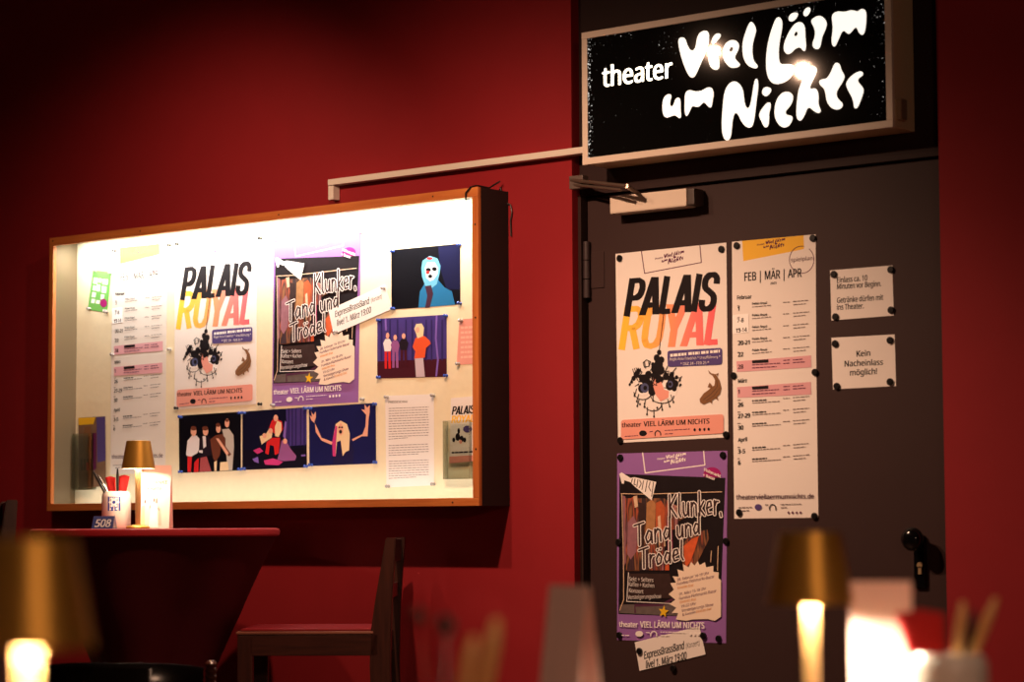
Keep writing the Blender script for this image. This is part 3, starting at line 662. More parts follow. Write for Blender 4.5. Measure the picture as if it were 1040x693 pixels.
# ------------------------------------------------------------------ schedule of two sheets (door)
R7 = lambda x, y: (740+x/4.33, 230+y/4.33)
R8 = lambda x, y: (740+x/4.33, 380+y/4.33)
cs = [R7(15, 68), R7(383, 35), R7(386, 645), R7(18, 662)]
o2 = org(*cs[0])
spl = thing('schedule_poster', 'long two-sheet programme for February to April, white, on the middle of the door', 'poster', o2, group='two-sheet programmes')
s = Sheet(spl, YP, o2)
s.paper(cs, M_PAPER, name='upper_sheet')
s.paper([R7(18, 657), R7(386, 640), R8(395, 632), R8(25, 637)], M_PAPER, name='lower_sheet', th=.0003)
s.polys('banner_print', [mp(R7, [(60, 64), (330, 40), (332, 100), (65, 153)])], M_YEL)
logo(s, 'logo_print', R7(122, 110), R7(245, 92), R7(126, 64), M_AUB)
s.strokes('ring_print', [[R7(322+54*math.cos(t), 147+60*math.sin(t)) for t in [-.9+2*PI*.92*k/30 for k in range(31)]]], M_AUB, .7)
s.text('ring_print', [('spielplan', R7(274, 157), R7(370, 148), 4.0)], M_AUB, bold=.005)
s.text('heading_print', [('FEB | MÄR | APR', R7(70, 241), R7(322, 222), 8.6), ('2025', R7(184, 256), R7(212, 253), 2.2)], M_BLACK, bold=.022)
s.text('month_print', [('Februar', R7(38, 322), R7(102, 317), 3.8), ('März', R8(42, 40), R8(82, 36), 3.8), ('April', R8(42, 299), R8(82, 295), 3.8)], M_BLACK, bold=.035)
s.polys('row_print', [mp(R7, [(35, 594), (363, 568), (365, 620), (38, 641)]), mp(R8, [(38, 58), (362, 35), (364, 90), (40, 105)])], M_PINK)
s.polys('sticker_print', [mp(R7, [(18, 390), (88, 384), (90, 466), (20, 474)])], mat('white_sticker', rgb(255, 255, 255), .6))
dt = [('1', R7(40, 372), R7(48, 371)), ('7-8', R7(38, 424), R7(68, 421)), ('13-14', R7(33, 468), R7(82, 463)), ('20-21', R7(42, 523), R7(94, 519)), ('22', R7(42, 574), R7(66, 572)), ('28', R7(42, 628), R7(66, 626)),
      ('1', R8(42, 88), R8(50, 87)), ('26', R8(42, 145), R8(66, 143)), ('27-29', R8(42, 195), R8(96, 191)), ('30', R8(42, 246), R8(66, 244)), ('3-5', R8(42, 350), R8(74, 348)), ('6', R8(42, 400), R8(54, 399))]
s.text('date_print', [(a, b_, c_, 4.2) for a, b_, c_ in dt], M_BLACK, bold=.035)
tt = []; gr = []
for f, y in ((R7, 345), (R7, 396), (R7, 448), (R7, 500), (R7, 550), (R8, 118), (R8, 170), (R8, 220), (R8, 325), (R8, 375)):
    tt.append(('Palais Royal' if f is R7 else 'Der Gehülfe'[:3]+' Kabarett', f(105, y), f(170, y-4), 2.2))
    gr += [f(105, y+10)+f(190 if f is R7 else 230, y+2), f(40, y+(5 if f is R7 else -2))+f(54, y+(4 if f is R7 else -3)), f(240, y-10)+f(270, y-12), f(284, y-14)+f(356, y-20), f(286, y)+f(340, y-5)]
tt = [(('Palais Royal' if t[0] == 'Palais Royal' else 'Der Kabarett'),)+t[1:] for t in tt]
gr2 = [t[1]+t[2] for t in tt if t[0] != 'Palais Royal']
s.text('title_print', [t for t in tt if t[0] == 'Palais Royal'], M_BLACK, bold=.02)
s.polys('title_print', bars(gr2, rd, 1.3), M_BLACK)
s.polys('detail_print', bars(gr, rd, .75), M_GREY)
pk = []
for f, y in ((R7, 596), (R8, 62)):
    pk += [f(105, y+14)+f(228, y+6), f(105, y+27)+f(212, y+21), f(242, y-6)+f(270, y-8), f(242, y+8)+f(270, y+6), f(284, y-8)+f(330, y-12), f(284, y+4)+f(340, y)]
s.polys('detail_print', bars(pk, rd, .9), M_AUB)
s.polys('detail_print', [mp(f, [(105, y-6), (176, y-11), (177, y+3), (105, y+7)]) for f, y in ((R7, 596), (R8, 62))], M_BLACK)
s.text('address_print', [('theaterviellaermumnichts.de', R8(35, 552), R8(377, 548), 4.8)], M_AUB, bold=.012)
s.discs('footer_print', [R8(132, 586)+(3.6, 3.2)], M_VIO)
s.strokes('footer_print', [[R8(182, 598), R8(181, 586), R8(188, 576), R8(196, 574), R8(205, 578), R8(209, 588), R8(209, 598)]], M_BLACK, 1)
s.polys('footer_print', bars([R8(230, 574)+R8(322, 572), R8(230, 588)+R8(258, 587), R8(162, 576)+R8(178, 575), R8(45, 588)+R8(105, 586), R8(60, 602)+R8(95, 600)], rd, .8), M_GREY)
s.discs('footer_print', [R8(x_, 610)+(1, 1.2) for x_ in (265, 283, 301, 318)], M_AUB)
for i, q in enumerate(((748, 249.5), (825.3, 242), (744.8, 381.7), (827.5, 378.3), (750.5, 520.8), (827, 524.5))):
    magnet(*q, YD, 'black round magnet at the %s of the long programme on the door' % CORN[i])

# ------------------------------------------------------------------ two notes and the band strip (door)
R9 = lambda x, y: (840+x/4.95, 260+y/4.95)
cs = mp(R9, [(15, 73), (328, 48), (336, 300), (22, 325)]); q0 = org(*cs[0])
nt1 = thing('door_note', 'white note about admission and drinks, upper of the two small notes on the door', 'note', q0, group='small notes on the door')
s = Sheet(nt1, YP, q0); s.paper(cs, M_PAPER)
s.text('note_text', [('Einlass ca. 10', R9(50, 136), R9(203, 123), 5.4), ('Minuten vor Beginn.', R9(50, 168), R9(273, 152), 5.4), ('Getränke dürfen mit', R9(50, 237), R9(283, 221), 5.4), ('ins Theater.', R9(50, 272), R9(185, 264), 5.4)], M_BLACK, bold=.028)
for i, q in zip((0, 1, 4, 5), ((846.5, 278.7), (904.5, 274), (848.3, 321.9), (904.8, 315))):
    magnet(*q, YD, 'black round magnet at the %s of the upper door note about drinks' % CORN[i])
cs = mp(R9, [(22, 412), (340, 395), (347, 655), (30, 671)]); q0 = org(*cs[0])
nt2 = thing('door_note', 'white note reading Kein Nacheinlass möglich, lower of the two small notes', 'note', q0, group='small notes on the door')
s = Sheet(nt2, YP, q0); s.paper(cs, M_PAPER)
s.text('note_text', [('Kein', R9(148, 507), R9(218, 502), 5.8), ('Nacheinlass', R9(88, 557), R9(282, 548), 5.8), ('möglich!', R9(115, 602), R9(252, 594), 5.8)], M_BLACK, bold=.028)
for i, q in zip((0, 1, 4, 5), ((848, 349.3), (903.8, 345.8), (849.7, 392.5), (903.8, 388))):
    magnet(*q, YD, 'black round magnet at the %s of the lower door note' % CORN[i])
YP2 = YD-.0022
cs = mp(R4, [(190, 508), (550, 418), (585, 575), (217, 667)]); q0 = org(*cs[0], YP2)
stp = thing('band_strip', 'tilted white paper strip announcing a brass band at the foot of the door poster', 'note', q0, group='brass band strips')
s = Sheet(stp, YP2, q0); s.paper(cs, M_PAPER)
RS = lambda x, y: (640+x/11.55, 635+y/11.55)
s.text('strip_text', [('ExpressBrassBand', RS(165, 402), RS(635, 282), 7.6), ('live! 1. März 19:00', RS(185, 512), RS(665, 400), 7.4)], M_BLACK, bold=.035)
s.text('strip_text', [('(Konzert)', RS(658, 278), RS(815, 238), 5.4)], M_BLACK)
for i, q in (('top left corner', (649.3, 661.8)), ('top right corner', (714, 646)), ('bottom edge', (683.4, 679))):
    magnet(*q, YD-.002, 'black round magnet at the %s of the brass band strip on the door' % i)

# ------------------------------------------------------------------ display case
YC = -.155
k0 = on_y(47.4, 519.5, YC); k1 = on_y(486.5, 513.8, YC); k2 = on_y(484.8, 189.8, YC)
CW, CH = k1.x-k0.x, k2.z-(k0.z+k1.z)/2
KX, KZ = k0.x, (k0.z+k1.z)/2
case = thing('display_case', 'wide lit wooden display case of posters and photos on the red wall', 'display case', (KX, 0, KZ))
YB = -.03
obj('back_panel', box((.012, YB, .012), (CW-.012, -.002, CH-.012)), M_CREAM, case)
M_INNER = mat('case_inner_side', rgb(112, 98, 76), .25, spec=.5)
for nm, lo, hi in (('side_panel', (0, YC+.014, 0), (.011, -.001, CH)), ('side_panel', (CW-.011, YC+.014, 0), (CW, -.001, CH)),
                   ('top_panel', (.011, YC+.014, CH-.011), (CW-.011, -.001, CH)), ('bottom_panel', (.011, YC+.014, 0), (CW-.011, -.001, .011))):
    o = obj(nm, box(lo, hi), M_CASE, case)
for nm, lo, hi in (('inner_lining', (.0112, YC+.016, .0112), (.0132, YB, CH-.0112)), ('inner_lining', (CW-.0132, YC+.016, .0112), (CW-.0112, YB, CH-.0112)),
                   ('inner_lining', (.0134, YC+.016, .0112), (CW-.0134, YB, .0132)), ('inner_lining', (.0134, YC+.016, CH-.0132), (CW-.0134, YB, CH-.0112))):
    obj(nm, box(lo, hi), M_INNER, case)
for nm, lo, hi, mt in (('frame_rail', (0, YC, 0), (CW, YC+.016, .026), M_PINE), ('frame_rail', (0, YC, CH-.030), (CW, YC+.016, CH), M_PINE),
                       ('frame_stile', (0, YC+.0004, .026), (.022, YC+.016, CH-.030), M_PINEV), ('frame_stile', (CW-.026, YC+.0004, .026), (CW, YC+.016, CH-.030), M_PINEV)):
    obj(nm, box(lo, hi, bevel=.0015), mt, case)
for x_, z_ in ((.02, CH-.012), (.5, CH-.014), (1.2, CH-.014), (1.9, CH-.014), (CW-.012, .18), (CW-.012, .6), (CW-.012, CH-.12), (CW-.11, .012)):
    sb = lathe([(0, 0), (.0035, 0), (.003, .001), (0, .0012)], 10); bmesh.ops.rotate(sb, verts=sb.verts, matrix=Matrix.Rotation(PI/2, 3, 'X'))
    so = obj('screw', sb, mat('screw_dark', rgb(60, 40, 30), .4), case); so.location = (x_, YC, z_)
tb = tube([(.03, YC+.05, CH-.0185), (CW-.03, YC+.05, CH-.0185)], .0045, n=12)
obj('light_tube', tb, mat('tube_glass', rgb(255, 250, 240), .3, emit=4, emit_col=(1, .9, .74, 1)), case, 'auto')
al = bpy.data.lights.new('case_tube_light', 'AREA'); al.shape = 'RECTANGLE'; al.size = CW-.12; al.size_y = .016; al.energy = 13.8; al.color = (1, .97, .90)
ao = bpy.data.objects.new('case_tube_light', al); COL.objects.link(ao); ao.parent = case; ao.location = (CW/2, YC+.05, CH-.0245)
ao.rotation_euler = Vector((0, .30, -1)).to_track_quat('-Z', 'Y').to_euler()
tb = tube([(.03, YC+.045, .0185), (CW-.03, YC+.045, .0185)], .0045, n=12)
obj('light_tube', tb, MATS['tube_glass'], case, 'auto')
al = bpy.data.lights.new('case_tube_light', 'AREA'); al.shape = 'RECTANGLE'; al.size = CW-.12; al.size_y = .012; al.energy = .85; al.color = (1, .97, .90)
ao = bpy.data.objects.new('case_tube_light', al); COL.objects.link(ao); ao.parent = case; ao.location = (CW/2, YC+.045, .0245)
ao.rotation_euler = Vector((0, .45, 1)).to_track_quat('-Z', 'Y').to_euler()
# cable over the corner of the case
kk = lambda x, y, Y: on_y(x, y, Y)
cp = [kk(477, 202, YC+.03), kk(473, 203, YC-.006), kk(473, 196, YC-.007), kk(478, 190, YC-.004), kk(484, 188.5, YC+.06), kk(497, 191, -.05), kk(508, 184, -.025)]
tag(obj('power_cable', tube(cp, .0028, n=8), M_OUT, None, 'auto'), 'thin black cable looped over the top right corner of the display case', 'cable')
cp = [kk(508, 190, -.012), kk(511, 205, -.006), kk(518.5, 208, -.006), kk(520, 216, -.006), kk(518.5, 224, -.006), kk(519, 240, -.006)]
tag(obj('loose_cable', tube(cp, .0025, n=8), M_OUT, None, 'auto'), 'thin dark cable hanging on the red wall beside the display case', 'cable')

# copies of the door prints inside the case
YK = YB-.0004
def place(root, px, py, sheet_dx, sheet_dz, label, rot=0):
    """px, py = bottom-left corner seen in the photo; local offset of that corner on the sheet"""
    q = on_y(px, py, YK); c = tree_copy(root); c.location = (q.x-sheet_dx, YK, q.z-sheet_dz); c.rotation_euler = (0, rot, 0); c['label'] = label
    return c
bl = on_y(627.8, 450, YP)-o0; place(pal, 177.3, 416.5, bl.x, bl.z, 'white Palais Royal poster inside the lit display case, left of the purple one')
GREYP = mat('greyish_paper', rgb(232, 226, 218), .75, spec=.2, var=.02, scale=30)
bl = on_y(626.8, 650.3, YP)-o1; place(klu, 276.3, 413.2, bl.x, bl.z, 'purple Klunker, Tand und Trödel poster inside the lit display case')
tl = on_y(*R7(15, 68), YP)-o2; place(spl, 114.6, 252.5, tl.x, tl.z, 'long two-sheet programme inside the lit display case behind the small lamp')
for ch in bpy.data.objects:
    if ch.parent and ch.parent.get('label', '').startswith('long two-sheet programme inside') and 'sheet' in ch.name:
        ch.material_slots[0].link = 'OBJECT'; ch.material_slots[0].material = GREYP
PALC, KLUC, SPLC = 'Palais Royal poster in the case', 'purple Klunker poster in the case', 'long programme in the case'
for i, q in zip((0, 1, 4, 5), ((179.5, 248), (264, 242), (179, 414.6), (264, 410.5))): pin(*q, YK, 'dark push pin at the %s of the %s' % (CORN[i], PALC), M_MAGNET)
for i, q in zip((0, 1, 4, 5), ((279, 241), (366, 236), (277, 411.5), (368, 405.5))): pin(*q, YK, 'pale push pin at the %s of the %s' % (CORN[i], KLUC), M_STEELPIN)
for i, q in zip((0, 1, 2, 3), ((115.7, 254.8), (171.5, 249), (114, 360), (172, 355))): pin(*q, YK, 'push pin at the %s of the %s' % (CORN[i], SPLC), M_MAGNET if i < 2 else M_STEELPIN)

YK2 = YK-.0035
cs = [(333.6, 315), (390.8, 289), (398.6, 313.8), (338.8, 339.7)]; q0 = org(*cs[0], YK2)
st2 = thing('band_strip', 'tilted white paper strip announcing a brass band, pinned in the display case', 'note', q0, group='brass band strips')
s = Sheet(st2, YK2, q0); s.paper(cs, M_PAPER)
s.text('strip_text', [('ExpressBrassBand', (340.5, 322.5), (375, 308.5), 6.4), ('live! 1. März 19:00', (342.3, 331.5), (377, 317.5), 6.2)], M_BLACK, bold=.02)
s.text('strip_text', [('(Konzert)', (377, 307.6), (388, 303), 4.6)], M_BLACK)
for i, q in (('left end', (340.5, 337)), ('right end', (389, 292.5))): pin(*q, YK2, 'pale push pin at the %s of the brass band strip in the case' % i, M_STEELPIN)

# photographs in the case
def photo(cs, base, label, grp='stage photographs in the case', name='stage_photograph'):
    q0 = org(*cs[0], YK); t = thing(name, label, 'photograph', q0, group=grp); s = Sheet(t, YK, q0)
    s.paper(cs, base, name='print'); return s
def pins(cs, what, mt, Y=YK, ins=1.2):
    for nm, (x, y), dx, dy in zip(('top left', 'top right', 'bottom right', 'bottom left'), cs, (ins, -ins, -ins, ins), (ins, ins, -ins, -ins)):
        pin(x+dx, y+dy, Y, 'push pin at the %s corner of %s' % (nm, what), mt)
PH = {k: mat('photo_'+k, rgb(*c), .4, spec=.3) for k, c in dict(cyan=(110, 190, 225), blue=(40, 120, 175), face=(210, 230, 240), noseR=(220, 60, 60), scarf=(70, 40, 60), red=(210, 40, 44), orange=(226, 90, 50), blond=(240, 214, 170), trouser=(200, 184, 196), floor=(70, 22, 36), skin=(236, 176, 150), white=(236, 230, 232), jacket=(196, 190, 180), gold=(180, 120, 60), pink=(200, 60, 130), mauve=(150, 90, 150), brown=(110, 60, 44), dk=(34, 22, 34), lilac=(130, 100, 190), green=(112, 184, 92)).items()}
# blue-lit face
G1 = lambda x, y: (380+x/4.62, 240+y/4.62)
c = [G1(80, 65), G1(403, 35), G1(405, 320), G1(82, 345)]
s = photo(c, M_NIGHT, 'photograph of a blue-lit face with a red nose, topmost in the case')
s.polys('photo_print', [mp(G1, [(300, 50), (402, 40), (404, 250), (340, 250), (310, 150)])], mat('photo_blue_dark', rgb(22, 24, 66), .35))
s.polys('photo_print', [mp(G1, [(208, 336), (215, 262), (235, 225), (265, 240), (300, 205), (330, 240), (365, 258), (380, 322)])], PH['blue'])
s.polys('photo_print', [mp(G1, [(222, 150), (228, 115), (262, 92), (298, 105), (312, 140), (308, 175), (295, 225), (262, 250), (240, 232), (225, 190)])], PH['cyan'])
s.polys('photo_print', [mp(G1, [(238, 150), (250, 122), (285, 122), (302, 150), (298, 180), (280, 205), (262, 212), (245, 195)])], PH['face'])
s.polys('photo_print', [mp(G1, [(240, 235), (268, 230), (278, 270), (262, 334), (240, 336), (250, 280)])], PH['scarf'])
s.discs('photo_print', [G1(255, 158)+(2.6, 2), G1(284, 154)+(2.4, 2), G1(264, 188)+(2, 1.8)], M_NIGHT)
s.discs('photo_print', [G1(252, 170)+(1.8, 1.8), G1(262, 104)+(3, 1.4)], PH['noseR'])
pins(c, 'the blue-lit face photograph', M_PIN)
# stage scene with orange jacket
c = [G1(15, 388), G1(340, 368), G1(341, 660), G1(15, 668)]
s = photo(c, M_CURT, 'photograph of a purple curtain stage with an orange-jacketed performer in front')
s.polys('photo_print', [mp(G1, [(15, 588), (341, 575), (341, 660), (15, 668)])], PH['floor'])
s.strokes('photo_print', [[G1(x_, 395), G1(x_, 580)] for x_ in (35, 75, 110, 150, 180, 245, 270, 320)], mat('photo_fold', rgb(44, 34, 96), .4), 1.6)
s.strokes('photo_print', [[G1(294, 375), G1(290, 480), G1(300, 580), G1(292, 655)], [G1(54, 390), G1(56, 440)]], PH['lilac'], 1.8)
def person(s, f, x, y0, y1, w, top, legs, head, arms=True):
    h = y1-y0
    s.polys('photo_print', [mp(f, [(x-w*.42, y0+h*.48), (x-w*.05, y0+h*.48), (x-w*.1, y1), (x-w*.42, y1)]), mp(f, [(x+w*.05, y0+h*.48), (x+w*.42, y0+h*.48), (x+w*.45, y1), (x+w*.12, y1)])], legs)
    s.polys('photo_print', [mp(f, [(x-w*.3, y0+h*.18), (x+w*.3, y0+h*.18), (x+w*.62, y0+h*.3), (x+w*.5, y0+h*.42), (x+w*.42, y0+h*.52), (x-w*.42, y0+h*.52), (x-w*.5, y0+h*.42), (x-w*.62, y0+h*.3)])], top)
    sc = abs(f(1, 0)[0]-f(0, 0)[0])
    s.discs('photo_print', [f(x, y0+h*.09)+(w*.24*sc, h*.085*sc)], head)
person(s, G1, 64, 452, 622, 34, PH['white'], PH['red'], PH['skin'])
person(s, G1, 100, 462, 618, 34, PH['mauve'], PH['mauve'], PH['skin'])
person(s, G1, 140, 455, 608, 36, PH['dk'], PH['floor'], PH['skin'])
s.polys('photo_print', [mp(G1, [(192, 572), (232, 572), (240, 660), (212, 661), (198, 661)])], PH['trouser'])
s.polys('photo_print', [mp(G1, [(182, 520), (195, 480), (215, 465), (240, 470), (262, 490), (268, 505), (245, 525), (240, 570), (190, 575), (195, 540)])], PH['orange'])
s.polys('photo_print', [mp(G1, [(190, 435), (200, 412), (225, 410), (236, 430), (232, 470), (205, 480), (200, 460)])], PH['blond'])
s.discs('photo_print', [G1(206, 440)+(2, 3)], PH['skin'])
pins(c, 'the photograph with the orange jacket', M_PIN)
# group of four
G2 = lambda x, y: (175+x/8.66, 405+y/8.66)
c = [G2(58, 150), G2(603, 115), G2(603, 632), G2(62, 655)]
s = photo(c, M_NIGHT, 'photograph of four performers standing against black, leftmost of the bottom row')
s.polys('photo_print', [mp(G2, [(135, 500), (175, 505), (165, 645), (135, 645)]), mp(G2, [(195, 560), (235, 520), (230, 645), (190, 648)])], PH['red'])
s.polys('photo_print', [mp(G2, [(122, 490), (135, 370), (175, 325), (215, 325), (245, 360), (240, 440), (220, 480), (170, 510), (130, 505)])], PH['white'])
s.polys('photo_print', [mp(G2, [(250, 500), (300, 500), (345, 640), (240, 645)])], mat('photo_plaid', rgb(170, 80, 84), .4, var=.4, scale=300))
s.polys('photo_print', [mp(G2, [(240, 350), (275, 320), (320, 325), (350, 380), (345, 500), (250, 520), (235, 460)])], PH['dk'])
s.polys('photo_print', [mp(G2, [(268, 330), (295, 330), (300, 420), (275, 440)]), mp(G2, [(235, 455), (270, 455), (268, 480), (235, 475)])], PH['white'])
s.polys('photo_print', [mp(G2, [(440, 270), (500, 265), (540, 320), (545, 420), (530, 630), (490, 630), (470, 420)])], PH['jacket'])
s.polys('photo_print', [mp(G2, [(335, 360), (380, 325), (440, 310), (470, 350), (470, 420), (520, 490), (500, 510), (430, 420), (420, 500), (380, 560), (360, 520), (345, 440)])], PH['brown'])
s.polys('photo_print', [mp(G2, [(385, 350), (410, 350), (500, 480), (480, 500)])], PH['skin'])
s.polys('photo_print', [mp(G2, [(425, 560), (490, 555), (500, 632), (420, 636)]), mp(G2, [(370, 560), (395, 545), (390, 638), (372, 638)])], PH['blond'])
s.discs('photo_print', [G2(190, 290)+(3.0, 4.6), G2(295, 290)+(2.8, 4.2), G2(408, 265)+(2.4, 4.4), G2(485, 215)+(2.4, 4.6)], PH['skin'])
s.discs('photo_print', [G2(190, 262)+(3.0, 2.2), G2(292, 262)+(3.2, 2.2), G2(405, 232)+(2.4, 2), G2(485, 192)+(1.8, 1.6)], PH['brown'])
pins(c, 'the photograph of four performers', M_PIN)
# heap of performers
G3 = lambda x, y: (240+x/6.93, 400+y/6.93)
c = [(246.4, 418.3), (311.4, 413.7), (311.7, 475), (246.2, 477.6)]
s = photo(c, mat('photo_blue_stage', rgb(14, 14, 44), .35, var=.3, scale=10), 'photograph of performers piled together on a stage, middle of the bottom row')
s.polys('photo_print', [mp(G3, [(350, 110), (495, 98), (496, 360), (360, 370)])], M_CURT)
s.polys('photo_print', [mp(G3, [(45, 400), (496, 380), (497, 520), (45, 535)])], mat('photo_stage_floor', rgb(16, 12, 30), .35))
s.strokes('photo_print', [[G3(x_, 112), G3(x_, 362)] for x_ in (370, 395, 420, 455, 480)], mat('photo_fold', rgb(44, 34, 96), .4), 1.4)
s.polys('photo_print', [mp(G3, [(232, 240), (248, 195), (280, 160), (300, 185), (322, 195), (330, 250), (300, 300), (262, 275)]), mp(G3, [(205, 420), (215, 340), (255, 310), (310, 310), (300, 420), (272, 432), (265, 370), (238, 360), (228, 430)])], PH['red'])
s.polys('photo_print', [mp(G3, [(272, 235), (290, 190), (318, 205), (320, 260), (300, 305), (275, 300)]), mp(G3, [(165, 300), (205, 290), (235, 245), (258, 260), (250, 310), (190, 350), (180, 360)])], PH['blond'])
s.polys('photo_print', [mp(G3, [(300, 430), (320, 330), (345, 320), (385, 390), (425, 440), (415, 470), (340, 475), (290, 465)])], PH['mauve'])
s.polys('photo_print', [mp(G3, [(195, 470), (260, 455), (330, 480), (300, 505), (205, 500)]), mp(G3, [(120, 400), (165, 380), (192, 405), (150, 425)])], PH['pink'])
s.polys('photo_print', [mp(G3, [(330, 300), (345, 190), (355, 200), (350, 330)]), mp(G3, [(115, 460), (155, 445), (160, 490), (130, 480)]), mp(G3, [(458, 430), (490, 428), (490, 440), (460, 442)])], PH['lilac'])
s.discs('photo_print', [G3(280, 172)+(2.4, 3.4), G3(243, 262)+(2.2, 2.8), G3(200, 295)+(2, 2.6), G3(345, 335)+(2.2, 2.8)], PH['skin'])
pins(c, 'the photograph of piled performers', M_PIN)
# arms up
c = [(313.9, 413.7), (381.7, 409.4), (382.1, 471), (314.3, 473.6)]
s = photo(c, M_NAVY, 'photograph of a long-haired performer with both arms raised, right of the bottom row')
s.polys('photo_print', [mp(G3, [(680, 500), (690, 400), (740, 360), (800, 320), (830, 400), (820, 495)])], mat('photo_dress', rgb(30, 26, 70), .35))
s.polys('photo_print', [mp(G3, [(670, 360), (600, 330), (560, 270), (555, 210), (530, 190), (515, 150), (535, 165), (525, 120), (545, 150), (560, 125), (562, 165), (550, 200), (575, 250), (600, 310), (680, 340)]),
                        mp(G3, [(815, 320), (890, 285), (910, 230), (915, 150), (880, 110), (905, 115), (905, 75), (922, 100), (940, 80), (940, 130), (932, 180), (925, 300), (885, 300), (820, 335)])], PH['skin'])
s.polys('photo_print', [mp(G3, [(680, 440), (678, 330), (700, 215), (735, 190), (780, 215), (800, 280), (795, 400), (770, 410), (750, 440), (735, 330), (710, 340), (700, 440)])], PH['blond'])
s.polys('photo_print', [mp(G3, [(715, 240), (735, 205), (755, 235), (752, 280), (735, 295), (720, 275)])], PH['skin'])
s.polys('photo_print', [mp(G3, [(680, 440), (676, 340), (700, 225), (712, 230), (704, 340), (700, 442)])], PH['pink'])
s.discs('photo_print', [G3(735, 268)+(1.5, 2), G3(727, 237)+(1, .9), G3(745, 237)+(1, .9)], M_NIGHT)
pins(c, 'the photograph with raised arms', M_PIN)
# press sheet
G4 = lambda x, y: (380+x/5.77, 390+y/5.77)
c = [G4(65, 70), G4(350, 60), G4(352, 595), G4(72, 608)]; q0 = org(*c[0], YK)
t = thing('press_sheet', 'white sheet of small printed press text to the right of the photos', 'paper sheet', q0); s = Sheet(t, YK, q0); s.paper(c, M_PAPER)
s.text('heading_print', [('PRESSESCHAU', G4(85, 114), G4(196, 110), 2.2)], M_GREY, bold=.02)
rows = []
for a, b_, l in ((145, 325, 13), (362, 420, 5), (455, 555, 8)):
    for k in range(l):
        y = a+(b_-a)*k/(l-1); rows.append(G4(86, y)+G4(320 if k < l-1 else rd.uniform(180, 270), y-9))
s.polys('text_print', bars(rows, rd, .7), mat('pale_grey_ink', rgb(150, 142, 146), .7))
pins(c, 'the printed press sheet', M_STEELPIN)
# red flyer
c = [(466.6, 324.4), (489.5, 323.0), (487.5, 369.5), (463.8, 370.8)]; q0 = org(*c[0], YK)
t = thing('flyer', 'coral red flyer half hidden behind the right frame of the case', 'flyer', q0); s = Sheet(t, YK, q0); s.paper(c, M_SALM)
s.polys('text_print', bars([(468+.0*k, 333+5*k, 486, 332+5*k) for k in range(7)], rd, 2.2), mat('flyer_pink', rgb(246, 190, 170), .7))
pins(c, 'the coral red flyer', M_STEELPIN)
# green flyer
c = [(94.6, 274.1), (113.2, 276.2), (108.9, 317.8), (89, 314.6)]; q0 = org(*c[0], YK)
t = thing('flyer', 'small tilted green flyer with a pink dot at the left of the case', 'flyer', q0); s = Sheet(t, YK, q0); s.paper(c, PH['green'])
G5 = lambda x, y: (70+x/6.3, 240+y/6.3)
s.polys('window_print', [mp(G5, [(x_, y_), (x_+w_, y_+3), (x_+w_-4, y_+h_), (x_-4, y_+h_-3)]) for x_, y_, w_, h_ in ((160, 265, 26, 40), (192, 270, 20, 28), (218, 275, 34, 36), (156, 315, 20, 34), (180, 308, 22, 46), (212, 320, 30, 44), (150, 358, 24, 34), (206, 372, 22, 34), (146, 400, 22, 30), (176, 408, 24, 26))], M_WHITE)
s.discs('dot_print', [G5(222, 428)+(3.6, 4.4)], M_MAG, n=20)
s.polys('label_print', [mp(G5, [(218, 468), (245, 472), (243, 490), (216, 484)])], M_WHITE)
pins(c[:2]+c[2:], 'the green flyer', M_STEELPIN)

# acrylic holders with flyers
M_ACR = bpy.data.materials.new('acrylic'); M_ACR.use_nodes = True; nt = M_ACR.node_tree
nt.nodes.remove(nt.nodes['Principled BSDF']); tr = nt.nodes.new('ShaderNodeBsdfTransparent'); tr.inputs[0].default_value = (.86, .88, .84, 1)
gl = nt.nodes.new('ShaderNodeBsdfGlossy'); gl.inputs['Roughness'].default_value = .08; mx = nt.nodes.new('ShaderNodeMixShader'); fr_ = nt.nodes.new('ShaderNodeFresnel'); fr_.inputs[0].default_value = 1.3
nt.links.new(fr_.outputs[0], mx.inputs[0]); nt.links.new(tr.outputs[0], mx.inputs[1]); nt.links.new(gl.outputs[0], mx.inputs[2]); nt.links.new(mx.outputs[0], nt.nodes['Material Output'].inputs[0])
def holder(px, py_top, py_bot, w, label):
    q = on_y(px, py_bot, YB); zt = on_y(px, py_top, YB).z
    t = thing('flyer_holder', label, 'holder', (q.x, YB, q.z), group='clear acrylic flyer holders')
    h = zt-q.z
    obj('front_plate', box((0, -.026, 0), (w, -.024, h)), M_ACR, t); obj('base_plate', box((0, -.024, 0), (w, -.001, .002)), M_ACR, t)
    obj('side_plate', box((0, -.024, .002), (.002, -.001, h)), M_ACR, t); obj('side_plate', box((w-.002, -.024, .002), (w, -.001, h)), M_ACR, t)
    return q
YH = YB-.012
q = holder(78, 441, 498, .108, 'clear acrylic holder at the bottom left of the case')
c = [(79.5, 424.5), (107, 423), (107.5, 494), (80, 496)]; q0 = org(*c[0], YH)
t = thing('flyer', 'brown and violet picture flyer in the left acrylic holder', 'flyer', q0); s = Sheet(t, YH, q0); s.paper(c, mat('flyer_print', rgb(120, 92, 70), .5, var=.5, scale=22))
s.polys('picture_print', [[(98, 424), (107, 423.2), (107.3, 468), (99, 470)]], M_VIO); s.polys('picture_print', [[(79.6, 424.6), (97, 424), (95, 431), (80, 432)]], M_GOLD)
s.polys('picture_print', [[(86, 434), (92, 433), (93, 452), (88, 462), (84, 450)]], M_BROWN); s.polys('picture_print', [[(82+3*k, 466), (84+3*k, 466), (84.4+3*k, 478), (82+3*k, 478)] for k in range(4)], M_BLACK)
s.polys('picture_print', [[(94, 440), (98, 440), (98, 476), (95, 478)]], M_AUB); s.polys('picture_print', [[(88, 470), (90, 470), (90, 478), (88, 478)]], M_RED)
